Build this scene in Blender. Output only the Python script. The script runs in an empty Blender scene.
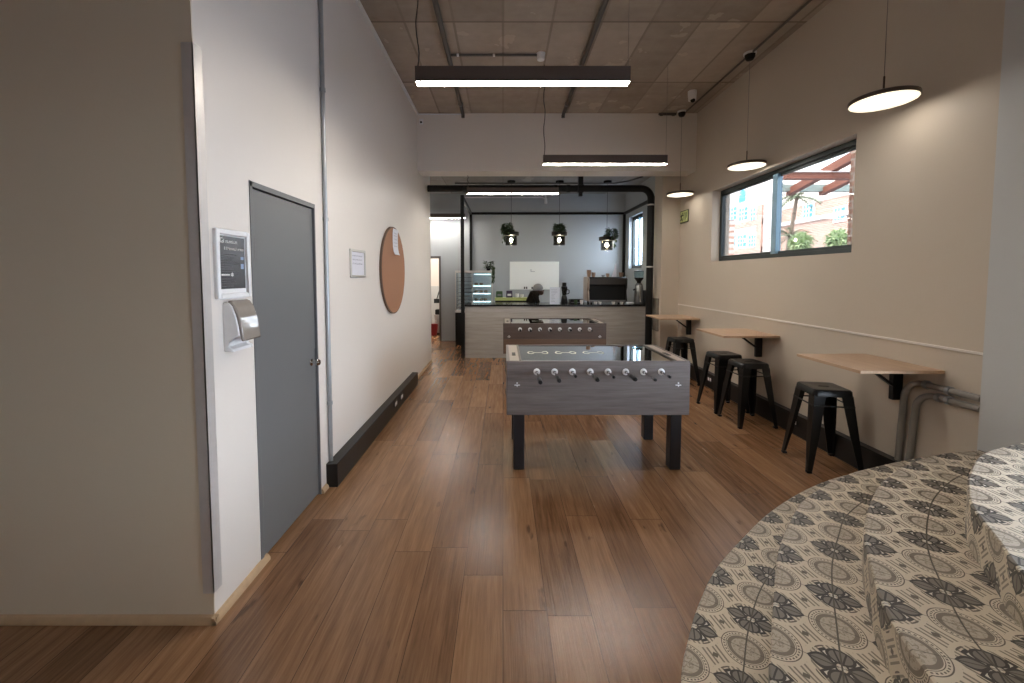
import bpy, bmesh, math, random
from mathutils import Vector, Matrix
random.seed(7)
PI = math.pi
sc = bpy.context.scene
COL = sc.collection

# ---------------------------------------------------------------- camera, world, sun, exposure
FPX, CX, CY, HZ, CAMH = 405.0, 503.0, 297.0, 275.5, 1.57
cam_data = bpy.data.cameras.new('camera')
cam = bpy.data.objects.new('camera', cam_data); COL.objects.link(cam)
cam_data.sensor_width = 36.0
cam_data.lens = FPX * 36.0 / 1024.0
cam_data.shift_x = (512.0 - CX) / 1024.0
cam_data.shift_y = -(341.5 - CY) / 1024.0
cam_data.clip_start = 0.05; cam_data.clip_end = 300
cam.location = (0, 0, CAMH)
cam.rotation_euler = (PI / 2 - math.atan((CY - HZ) / FPX), 0, 0)
sc.camera = cam

vs = sc.view_settings
vs.view_transform = 'Standard'; vs.look = 'None'; vs.gamma = 1.0
vs.use_curve_mapping = False
vs.exposure = 0.3
world = bpy.data.worlds.new('sky'); sc.world = world; world.use_nodes = True
bg = world.node_tree.nodes['Background']
bg.inputs[0].default_value = (0.76, 0.86, 1.0, 1); bg.inputs[1].default_value = 17.0
sun_d = bpy.data.lights.new('sun', 'SUN'); sun_d.energy = 16.0; sun_d.angle = 0.02
sun_d.color = (1.0, 0.95, 0.87)
sun = bpy.data.objects.new('sun', sun_d); COL.objects.link(sun)
sun.location = (-10, -6, 20)
sun.rotation_euler = Vector((0.62, 0.30, -0.72)).to_track_quat('-Z', 'Y').to_euler()
BAR_E, DISC_E, DISC_RING_E, BULB_E = 78.0, 10.0, 1.1, 420.0
try:
    sc.cycles.use_denoising = True
    sc.cycles.max_bounces = 10; sc.cycles.diffuse_bounces = 6
    sc.cycles.sample_clamp_indirect = 6.0
    sc.cycles.caustics_reflective = False; sc.cycles.caustics_refractive = False
except Exception:
    pass

# ---------------------------------------------------------------- material helpers
class NT:
    def __init__(s, name):
        s.m = bpy.data.materials.new(name); s.m.use_nodes = True
        s.t = s.m.node_tree; s.n = s.t.nodes; s.l = s.t.links
        s.b = s.n['Principled BSDF']; s.out = s.n['Material Output']
    def node(s, typ, **kw):
        n = s.n.new(typ)
        for k, v in kw.items(): setattr(n, k, v)
        return n
    def put(s, sock, v):
        if hasattr(v, 'is_output'): s.l.new(v, sock)
        elif isinstance(v, (tuple, list)) and len(v) == 3 and sock.type == 'RGBA': sock.default_value = (*v, 1)
        else: sock.default_value = v
    def math(s, op, a, b=0.0, c=0.0):
        n = s.node('ShaderNodeMath', operation=op)
        s.put(n.inputs[0], a); s.put(n.inputs[1], b)
        if op in ('MULTIPLY_ADD', 'SMOOTH_MIN'): s.put(n.inputs[2], c)
        return n.outputs[0]
    def mix(s, f, a, b):
        n = s.node('ShaderNodeMix', data_type='RGBA')
        s.put(n.inputs[0], f); s.put(n.inputs[6], a); s.put(n.inputs[7], b)
        return n.outputs[2]
    def coord(s, kind='Object'):
        return s.node('ShaderNodeTexCoord').outputs[kind]
    def mapping(s, v, scale=(1, 1, 1), loc=(0, 0, 0)):
        n = s.node('ShaderNodeMapping'); s.l.new(v, n.inputs[0])
        n.inputs['Scale'].default_value = scale; n.inputs['Location'].default_value = loc
        return n.outputs[0]
    def noise(s, v, scale=5, detail=4, rough=0.5, out=0):
        n = s.node('ShaderNodeTexNoise'); s.l.new(v, n.inputs['Vector'])
        n.inputs['Scale'].default_value = scale; n.inputs['Detail'].default_value = detail
        n.inputs['Roughness'].default_value = rough
        return n.outputs[out]
    def sep(s, v):
        n = s.node('ShaderNodeSeparateXYZ'); s.l.new(v, n.inputs[0]); return n.outputs
    def comb(s, x, y, z=0.0):
        n = s.node('ShaderNodeCombineXYZ')
        for i, q in enumerate((x, y, z)): s.put(n.inputs[i], q)
        return n.outputs[0]
    def white(s, v):
        n = s.node('ShaderNodeTexWhiteNoise', noise_dimensions='3D'); s.l.new(v, n.inputs[0]); return n.outputs[0]
    def ramp(s, f, stops):
        n = s.node('ShaderNodeValToRGB'); s.put(n.inputs[0], f)
        e = n.color_ramp.elements
        while len(e) < len(stops): e.new(0.5)
        for i, (p, c) in enumerate(stops): e[i].position = p; e[i].color = (*c, 1)
        return n.outputs[0]
    def bump(s, h, strength=0.2, dist=0.01):
        n = s.node('ShaderNodeBump'); s.l.new(h, n.inputs['Height'])
        n.inputs['Strength'].default_value = strength; n.inputs['Distance'].default_value = dist
        s.l.new(n.outputs[0], s.b.inputs['Normal'])
    def base(s, c): s.put(s.b.inputs['Base Color'], c)
    def set(s, **kw):
        for k, v in kw.items(): s.put(s.b.inputs[k.replace('_', ' ')], v)

def plain(name, col, rough=0.5, metal=0.0, var=0.06, scale=30.0, spec=0.5, coat=0.0):
    t = NT(name)
    f = t.noise(t.coord(), scale, 3)
    lo = tuple(c * (1 - var) for c in col); hi = tuple(min(1, c * (1 + var)) for c in col)
    t.base(t.mix(f, lo, hi))
    t.set(Roughness=rough, Metallic=metal, Specular_IOR_Level=spec, Coat_Weight=coat)
    return t.m

def emit(name, col, strength):
    t = NT(name)
    f = t.noise(t.coord(), 3, 1)
    t.base((0.9, 0.9, 0.88)); t.set(Emission_Strength=strength, Roughness=0.5)
    t.put(t.b.inputs['Emission Color'], t.mix(f, tuple(c * 0.97 for c in col), col))
    return t.m

def paint(name, col, rough=0.5, bumpy=0.15):
    t = NT(name); c = t.coord()
    f = t.noise(c, 0.9, 4, 0.6)
    f2 = t.noise(c, 60, 3)
    t.base(t.mix(f, tuple(q * 0.955 for q in col), tuple(min(1, q * 1.03) for q in col)))
    t.set(Roughness=rough, Specular_IOR_Level=0.35)
    t.bump(f2, bumpy, 0.003)
    return t.m

def glassy(name, tint=(1, 1, 1), rough=0.0, strength=1.0, dark=0.0, ior=1.5):
    """thin pane: transparent seen square on, mirror-like at a glancing angle"""
    t = NT(name)
    lw = t.node('ShaderNodeLayerWeight'); lw.inputs[0].default_value = 0.5
    tr = t.node('ShaderNodeBsdfTransparent'); tr.inputs[0].default_value = (*tint, 1)
    gl = t.node('ShaderNodeBsdfGlossy'); gl.inputs['Roughness'].default_value = rough
    f = t.math('MINIMUM', t.math('MULTIPLY', t.math('MULTIPLY_ADD', t.math('POWER', lw.outputs['Facing'], 5.0), 0.96, 0.04), strength), 1.0)
    ms = t.node('ShaderNodeMixShader'); t.l.new(f, ms.inputs[0]); t.l.new(tr.outputs[0], ms.inputs[1]); t.l.new(gl.outputs[0], ms.inputs[2])
    t.l.new(ms.outputs[0], t.out.inputs[0])
    return t.m

def planks(name, cols, w, l, axis='y', rough=0.3, gap=0.002, grain=1.0, knots=True, spec=0.5, gapcol=0.35, bumps=0.12):
    """boards of width w and length l running along the axis"""
    t = NT(name); s = t.sep(t.coord())
    a, b = {'y': (s[0], s[1]), 'x': (s[1], s[0]), 'xz': (s[2], s[0]), 'yz': (s[2], s[1])}[axis]
    r = t.math('DIVIDE', a, w); row = t.math('FLOOR', r)
    off = t.white(t.comb(row, 3.7, 1.1))
    q = t.math('ADD', t.math('DIVIDE', b, l), off); idx = t.math('FLOOR', q)
    rnd = t.white(t.comb(row, idx, 5.3)); rnd2 = t.white(t.comb(row, idx, 9.1))
    gv = t.comb(t.math('ADD', t.math('MULTIPLY', a, 14 * grain), t.math('MULTIPLY', rnd, 37)), t.math('ADD', t.math('MULTIPLY', b, 0.9 * grain), t.math('MULTIPLY', rnd2, 23)))
    g1 = t.noise(gv, 2.2, 7, 0.62)
    g2 = t.noise(t.comb(t.math('ADD', t.math('MULTIPLY', a, 60 * grain), t.math('MULTIPLY', rnd, 11)), t.math('MULTIPLY', b, 2.2 * grain)), 2.0, 4, 0.6)
    tone = t.math('ADD', t.math('MULTIPLY', rnd, 0.30), t.math('ADD', t.math('MULTIPLY', g1, 0.80), t.math('MULTIPLY', g2, 0.42)))
    tone = t.math('SUBTRACT', tone, 0.28)
    n = len(cols)
    c = t.ramp(tone, [(0.12 + 0.76 * i / (n - 1), cols[i]) for i in range(n)])
    if knots:
        kv = t.comb(t.math('ADD', t.math('MULTIPLY', a, 7.5), t.math('MULTIPLY', rnd, 50)), t.math('ADD', t.math('MULTIPLY', b, 2.4), t.math('MULTIPLY', rnd2, 50)))
        k = t.noise(kv, 1.5, 3, 0.55)
        kk = t.math('MULTIPLY', t.math('SUBTRACT', k, 0.66), 9); kk = t.math('MINIMUM', t.math('MAXIMUM', kk, 0), 0.62)
        c = t.mix(kk, c, tuple(q * 0.35 for q in cols[0]))
    fa = t.math('ABSOLUTE', t.math('SUBTRACT', t.math('FRACT', r), 0.5)); fb = t.math('ABSOLUTE', t.math('SUBTRACT', t.math('FRACT', q), 0.5))
    ga = t.math('GREATER_THAN', fa, 0.5 - gap / w); gb = t.math('GREATER_THAN', fb, 0.5 - gap / l)
    g = t.math('MAXIMUM', ga, gb)
    c = t.mix(t.math('MULTIPLY', g, 0.75), c, tuple(q * gapcol for q in cols[0]))
    t.base(c)
    t.set(Roughness=t.math('ADD', rough, t.math('MULTIPLY', g1, 0.12)), Specular_IOR_Level=spec)
    t.bump(t.math('SUBTRACT', t.math('ADD', g2, t.math('MULTIPLY', g1, 0.6)), g), bumps, 0.003)
    return t.m

def concrete(name, cols, w, l, rough=0.85, joint=0.012):
    t = NT(name); c = t.coord(); s = t.sep(c)
    a, b = s[0], s[1]
    q = t.math('DIVIDE', t.math('SUBTRACT', b, 4.07 - l * 20), l); idx = t.math('FLOOR', q)
    r = t.math('DIVIDE', t.math('ADD', a, w * 40), w); row = t.math('FLOOR', r)
    rnd = t.white(t.comb(row, idx, 2.2))
    f = t.noise(c, 1.4, 6, 0.62); f2 = t.noise(c, 9, 5, 0.6)
    st = t.noise(t.mapping(c, (0.5, 3.5, 1)), 1.6, 5, 0.65)
    tone = t.math('ADD', t.math('MULTIPLY', rnd, 0.30), t.math('ADD', t.math('MULTIPLY', f, 0.5), t.math('ADD', t.math('MULTIPLY', f2, 0.25), t.math('MULTIPLY', st, 0.25))))
    col = t.ramp(t.math('SUBTRACT', tone, 0.15), [(0.2, cols[0]), (0.5, cols[1]), (0.8, cols[2])])
    pat = t.math('GREATER_THAN', t.noise(c, 3.1, 3, 0.5), 0.64)
    col = t.mix(t.math('MULTIPLY', pat, 0.22), col, tuple(min(1, q * 1.5) for q in cols[2]))
    fa = t.math('ABSOLUTE', t.math('SUBTRACT', t.math('FRACT', r), 0.5)); fb = t.math('ABSOLUTE', t.math('SUBTRACT', t.math('FRACT', q), 0.5))
    g = t.math('MAXIMUM', t.math('MULTIPLY', t.math('GREATER_THAN', fa, 0.5 - joint / w), t.math('ADD', 0.25, t.math('MULTIPLY', rnd, 0.75))), t.math('GREATER_THAN', fb, 0.5 - joint / l))
    col = t.mix(t.math('MULTIPLY', g, 0.55), col, tuple(q * 0.45 for q in cols[0]))
    t.base(col); t.set(Roughness=rough, Specular_IOR_Level=0.2)
    t.bump(t.math('SUBTRACT', f2, g), 0.25, 0.006)
    return t.m

def bricks(name, c1, c2, mortar, scale=1.0, axis='yz'):
    t = NT(name); s = t.sep(t.coord())
    v = t.comb(s[1] if axis == 'yz' else s[0], s[2])
    n = t.node('ShaderNodeTexBrick'); t.l.new(v, n.inputs[0])
    n.inputs['Color1'].default_value = (*c1, 1); n.inputs['Color2'].default_value = (*c2, 1); n.inputs['Mortar'].default_value = (*mortar, 1)
    n.inputs['Scale'].default_value = scale; n.inputs['Brick Width'].default_value = 0.24; n.inputs['Row Height'].default_value = 0.085
    n.inputs['Mortar Size'].default_value = 0.012
    t.base(n.outputs[0]); t.set(Roughness=0.9)
    return t.m

def tile_material():
    """printed cement tiles: medallions and four-petal flowers in a chequer, knots where they meet"""
    t = NT('patterned_tile')
    uv = t.sep(t.coord('UV')); u, v = uv[0], uv[1]
    iu, iv = t.math('ROUND', u), t.math('ROUND', v)
    a, b = t.math('SUBTRACT', u, iu), t.math('SUBTRACT', v, iv)
    aa, ab = t.math('ABSOLUTE', a), t.math('ABSOLUTE', b)
    par = t.math('ABSOLUTE', t.math('MODULO', t.math('ADD', iu, iv), 2.0)); par = t.math('GREATER_THAN', par, 0.5)
    r = t.math('SQRT', t.math('ADD', t.math('MULTIPLY', a, a), t.math('MULTIPLY', b, b)))
    ang = t.math('ARCTAN2', a, b)
    PALE, TAN, MID, DARK, GREY = (0.68, 0.59, 0.46), (0.28, 0.23, 0.17), (0.125, 0.10, 0.075), (0.022, 0.019, 0.017), (0.19, 0.17, 0.145)
    lt = lambda x, y: t.math('LESS_THAN', x, y)
    gt = lambda x, y: t.math('GREATER_THAN', x, y)
    both = lambda x, y: t.math('MULTIPLY', x, y)
    band = lambda x, lo, hi: both(gt(x, lo), lt(x, hi))
    # medallion
    mm = t.mix(band(r, 0.0, 0.265), PALE, t.mix(t.math('MULTIPLY', gt(t.noise(t.comb(u, v), 17, 2), 0.56), 0.6), (0.50, 0.43, 0.34), TAN))
    pet8 = lt(t.math('ABSOLUTE', t.math('SUBTRACT', r, t.math('MULTIPLY_ADD', t.math('COSINE', t.math('MULTIPLY', ang, 8)), 0.03, 0.12))), 0.014)
    mm = t.mix(pet8, mm, TAN)
    mm = t.mix(band(r, 0.262, 0.335), mm, t.mix(0.5, TAN, MID))
    mm = t.mix(band(r, 0.35, 0.362), mm, MID)
    dots = both(band(r, 0.38, 0.41), gt(t.math('SINE', t.math('MULTIPLY', ang, 36)), 0.0))
    mm = t.mix(dots, mm, MID)
    mm = t.mix(band(r, 0.432, 0.450), mm, MID)
    # knots round the cell corners (both cells)
    ca, cb = t.math('SUBTRACT', 0.5, aa), t.math('SUBTRACT', 0.5, ab)
    l1 = t.math('ADD', ca, cb)
    sa = t.math('MULTIPLY', a, t.math('SIGN', b))
    sd = t.math('SUBTRACT', ca, cb)
    sel = gt(t.math('MULTIPLY', a, b), 0.0)
    ax = t.math('ADD', both(sel, l1), both(t.math('SUBTRACT', 1.0, sel), t.math('ABSOLUTE', sd)))
    strap = band(t.math('FRACT', t.math('MULTIPLY', ax, 8.3)), 0.0, 0.55)
    kn = t.mix(strap, (0.24, 0.20, 0.15), PALE)
    kn = t.mix(lt(t.math('MAXIMUM', ca, cb), 0.05), kn, MID)
    tri = both(band(l1, 0.29, 0.40), lt(t.math('ABSOLUTE', sd), t.math('SUBTRACT', l1, 0.25)))
    kn = t.mix(tri, kn, MID)
    kn = t.mix(band(r, 0.455, 0.53), kn, PALE)
    circ = t.mix(lt(r, 0.47), kn, mm)
    # flower
    au, av = aa, ab                                     # u runs along the step edge
    fl = kn
    dg = t.math('ABSOLUTE', t.math('SUBTRACT', aa, ab))
    fl = t.mix(both(lt(dg, 0.10), band(r, 0.08, 0.40)), fl, DARK)
    fl = t.mix(both(lt(dg, 0.045), t.math('MAXIMUM', band(r, 0.12, 0.20), band(r, 0.25, 0.34))), fl, (0.70, 0.65, 0.57))
    # pointed leaves across
    lens = t.math('SINE', t.math('MULTIPLY', t.math('MINIMUM', t.math('MAXIMUM', t.math('SUBTRACT', av, 0.07), 0.0), 0.43), PI / 0.43))
    fl = t.mix(lt(au, t.math('MULTIPLY', lens, 0.16)), fl, DARK)
    fl = t.mix(both(lt(au, t.math('MULTIPLY_ADD', lens, 0.155, -0.05)), gt(au, 0.012)), fl, GREY)
    # round petals along
    pa = t.math('SUBTRACT', au, 0.235)
    pr = t.math('SQRT', t.math('ADD', t.math('MULTIPLY', t.math('MULTIPLY', pa, pa), 1.1), t.math('MULTIPLY', t.math('MULTIPLY', av, av), 0.72)))
    fl = t.mix(lt(pr, 0.185), fl, DARK)
    fl = t.mix(both(lt(pr, 0.145), gt(t.math('ABSOLUTE', t.math('SUBTRACT', av, t.math('MULTIPLY', au, 0.25))), 0.015)), fl, GREY)
    fl = t.mix(lt(r, 0.055), fl, (0.66, 0.62, 0.54))
    col = t.mix(par, circ, fl)
    # grout: a joint at every course line and every radial joint through the medallions
    gv = t.math('ABSOLUTE', t.math('SUBTRACT', v, 1.0))
    gl = lt(gv, 0.014)
    gu = lt(aa, 0.009)
    g = t.math('MAXIMUM', gl, t.math('MULTIPLY', gu, 0.7))
    col = t.mix(g, col, (0.075, 0.06, 0.045))
    wear = t.noise(t.comb(u, v), 1.3, 4)
    col = t.mix(t.math('MULTIPLY', wear, 0.2), col, (0.36, 0.31, 0.25))
    t.base(col); t.set(Roughness=0.42, Specular_IOR_Level=0.4)
    return t.m

M = {}
M['wall'] = paint('white_wall_paint', (0.77, 0.72, 0.665), 0.42)
M['wall_cream'] = paint('cream_wall_paint', (0.58, 0.505, 0.415), 0.5)
M['wall_beige'] = paint('beige_wall', (0.70, 0.62, 0.49), 0.45)  # even beige base colour for the near left wall only
M['wall_grey'] = paint('grey_wall_paint', (0.56, 0.57, 0.57), 0.5)
M['kitchen'] = paint('kitchen_wall_paint', (0.41, 0.435, 0.455), 0.5)
M['floor'] = planks('oak_vinyl_planks', [(0.085, 0.038, 0.017), (0.19, 0.094, 0.044), (0.29, 0.155, 0.078), (0.39, 0.225, 0.124)], 0.205, 1.25, 'y', 0.19, 0.0016, bumps=0.32)
M['ceiling'] = concrete('raw_concrete', [(0.28, 0.235, 0.19), (0.42, 0.36, 0.30), (0.56, 0.49, 0.415)], 0.48, 1.23)
M['ceiling_pale'] = concrete('pale_concrete', [(0.22, 0.21, 0.19), (0.36, 0.35, 0.33), (0.5, 0.49, 0.47)], 1.2, 2.4)
M['door'] = plain('grey_door_paint', (0.15, 0.153, 0.156), 0.42, var=0.03, scale=3)
M['black'] = plain('black_paint', (0.008, 0.008, 0.008), 0.45, spec=0.25)
M['blackmetal'] = plain('black_powder_coat', (0.014, 0.014, 0.015), 0.38, 0.2)
M['stool'] = plain('gloss_black_steel', (0.007, 0.007, 0.007), 0.3, 0.0, spec=0.35)
M['blackleg'] = plain('black_leg_laminate', (0.012, 0.013, 0.017), 0.45)
M['skirt'] = plain('black_skirting', (0.013, 0.011, 0.010), 0.4, spec=0.35)
M['oaktrim'] = plain('pale_wood_bead', (0.50, 0.35, 0.21), 0.5, var=0.2, scale=18)
M['steel'] = plain('brushed_steel', (0.60, 0.575, 0.55), 0.38, 0.35)
M['galv'] = plain('galvanised_conduit', (0.42, 0.44, 0.46), 0.4, 0.8, var=0.15, scale=12)
M['greypipe'] = plain('grey_painted_pipe', (0.27, 0.25, 0.225), 0.45)
M['darkpipe'] = plain('dark_ceiling_conduit', (0.11, 0.10, 0.09), 0.5, 0.2)
M['whiteplastic'] = plain('white_plastic', (0.80, 0.80, 0.80), 0.35)
M['smoke'] = plain('smoked_plastic', (0.28, 0.245, 0.21), 0.12, coat=0.6)
M['whiteframe'] = plain('white_picture_frame', (0.82, 0.82, 0.82), 0.4)
M['silverframe'] = plain('silver_snap_frame', (0.55, 0.53, 0.50), 0.35, 0.6)
M['paper'] = plain('white_paper', (0.72, 0.72, 0.78), 0.7, var=0.02)
M['ink'] = plain('grey_print', (0.35, 0.35, 0.40), 0.7)
M['poster'] = plain('charcoal_poster', (0.075, 0.075, 0.08), 0.25, var=0.15, scale=8)
M['chalk'] = plain('white_print', (0.75, 0.75, 0.73), 0.6)
M['dimprint'] = plain('dim_grey_print', (0.17, 0.17, 0.175), 0.6)
M['blueprint'] = plain('blue_print', (0.30, 0.40, 0.55), 0.6)
M['cork'] = plain('cork', (0.37, 0.185, 0.105), 0.8, var=0.18, scale=160)
M['corkedge'] = plain('cork_edge', (0.13, 0.08, 0.055), 0.7)
M['tile'] = tile_material()
M['tabletop'] = planks('pale_oak_laminate', [(0.42, 0.27, 0.17), (0.53, 0.36, 0.235), (0.60, 0.43, 0.29)], 0.3, 2.0, 'y', 0.4, 0.0, 1.2, False, bumps=0.02)
M['greywood'] = planks('grey_oak_laminate', [(0.075, 0.061, 0.055), (0.125, 0.105, 0.097), (0.18, 0.153, 0.143), (0.235, 0.20, 0.188)], 1.0, 9.0, 'xz', 0.42, 0.0, 1.1, False, bumps=0.03)
M['brownwood'] = planks('brown_oak_laminate', [(0.055, 0.038, 0.032), (0.095, 0.068, 0.056), (0.13, 0.098, 0.082)], 1.0, 9.0, 'xz', 0.42, 0.0, 1.1, False, bumps=0.03)
M['lowwood'] = planks('warm_oak_laminate', [(0.10, 0.058, 0.036), (0.145, 0.088, 0.056), (0.19, 0.12, 0.08)], 1.0, 9.0, 'xz', 0.42, 0.0, 1.1, False, bumps=0.03)
M['ledge'] = plain('taupe_ledge_laminate', (0.33, 0.27, 0.225), 0.35, var=0.12, scale=12)
M['barwood'] = planks('weathered_grey_boards', [(0.22, 0.205, 0.185), (0.33, 0.31, 0.28), (0.42, 0.395, 0.36), (0.50, 0.475, 0.44)], 1.2, 9.0, 'xz', 0.5, 0.0, 0.7, False, bumps=0.05)
M['pierwood'] = plain('grey_board', (0.21, 0.185, 0.155), 0.5, var=0.2, scale=10)
M['worktop'] = plain('black_worktop', (0.015, 0.015, 0.017), 0.18)
M['chrome'] = plain('chrome', (0.72, 0.72, 0.73), 0.15, 1.0)
M['pitch'] = plain('grey_green_pitch', (0.20, 0.21, 0.18), 0.5, var=0.05)
M['palemark'] = plain('pale_mark', (0.62, 0.60, 0.48), 0.5)
M['tableglass'] = glassy('table_glass', (0.94, 0.97, 0.95), 0.02, 2.4)
M['dimglass'] = glassy('dimming_window_glass', (0.41, 0.40, 0.39), 0.0, 0.5)  # grey tint added only to dim the bright view outside
M['glass'] = glassy('window_glass', (0.97, 0.99, 1.0), 0.0, 0.35)
M['jar'] = glassy('smoked_jar_glass', (0.55, 0.55, 0.53), 0.05, 0.8)
M['caseglass'] = glassy('display_case_glass', (0.86, 0.93, 0.95), 0.0, 1.2)
M['redplayer'] = plain('red_plastic', (0.35, 0.03, 0.03), 0.4)
M['blueplayer'] = plain('blue_plastic', (0.03, 0.06, 0.3), 0.4)
M['housing'] = plain('bronze_light_housing', (0.095, 0.070, 0.058), 0.45, 0.2)
M['discmetal'] = plain('brown_lamp_metal', (0.10, 0.072, 0.058), 0.4, 0.4)
M['bar'] = emit('bar_diffuser', (1.0, 0.93, 0.84), BAR_E)
M['disc'] = emit('disc_diffuser', (1.0, 0.95, 0.88), DISC_E)
M['discring'] = emit('disc_ring_diffuser', (1.0, 0.86, 0.62), DISC_RING_E)
M['bulb'] = emit('warm_bulb', (1.0, 0.88, 0.66), BULB_E)
M['cable'] = plain('dark_cable', (0.03, 0.027, 0.025), 0.5)
M['wire'] = plain('grey_wire', (0.20, 0.19, 0.18), 0.5)
M['winframe'] = plain('dark_aluminium_frame', (0.030, 0.040, 0.042), 0.4, 0.3)
M['bluewin'] = plain('blue_window_mullion', (0.22, 0.36, 0.46), 0.35, 0.2)
M['exit'] = plain('photoluminescent_green', (0.55, 0.62, 0.26), 0.5)
M['exitdark'] = plain('dark_green_print', (0.035, 0.05, 0.02), 0.5)
M['leaf'] = plain('dark_green_leaves', (0.030, 0.060, 0.018), 0.5, var=0.5, scale=25)
M['leafpale'] = plain('pale_green_leaves', (0.40, 0.50, 0.28), 0.6, var=0.4, scale=6)
M['frond'] = plain('grey_green_fronds', (0.26, 0.30, 0.20), 0.6, var=0.3)
M['bark'] = plain('bark', (0.22, 0.17, 0.13), 0.8, var=0.3)
M['whiteboard'] = plain('gloss_white_board', (0.91, 0.93, 0.91), 0.25, var=0.01)
M['lime'] = plain('lime_green_shelf', (0.42, 0.47, 0.17), 0.5)
M['purple'] = plain('dark_purple_packet', (0.05, 0.03, 0.07), 0.5)
M['greenpack'] = plain('dark_green_packet', (0.04, 0.09, 0.03), 0.5)
M['cup'] = plain('white_ceramic', (0.78, 0.77, 0.74), 0.3)
M['brownjar'] = plain('brown_paper_cup', (0.30, 0.19, 0.13), 0.6)
M['greymetal'] = plain('grey_metal', (0.20, 0.20, 0.20), 0.3, 0.7)
M['fascia'] = plain('dark_bronze_fascia', (0.030, 0.024, 0.020), 0.35)
M['skin'] = plain('skin', (0.075, 0.04, 0.028), 0.5)
M['cap'] = plain('grey_cap', (0.20, 0.20, 0.21), 0.8)
M['darkcloth'] = plain('dark_shirt', (0.010, 0.008, 0.006), 0.9, spec=0.1)
M['red'] = plain('red_bucket', (0.30, 0.02, 0.03), 0.4)
M['brick'] = bricks('red_face_brick', (0.42, 0.22, 0.16), (0.52, 0.30, 0.22), (0.62, 0.56, 0.50))
M['paleplaster'] = plain('pale_plaster', (0.82, 0.80, 0.77), 0.8)
M['roof'] = plain('pale_roof_sheet', (0.72, 0.64, 0.58), 0.7)
M['timber'] = plain('red_brown_timber', (0.26, 0.10, 0.065), 0.6, var=0.2)
M['gutter'] = plain('grey_green_gutter', (0.30, 0.37, 0.34), 0.6)
M['bluepane'] = plain('blue_window_paint', (0.07, 0.32, 0.52), 0.3)
M['paving'] = plain('pale_paving', (0.27, 0.29, 0.33), 0.9)
M['shelfglow'] = emit('case_shelf_light', (0.80, 0.95, 1.0), 2.2)

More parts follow.
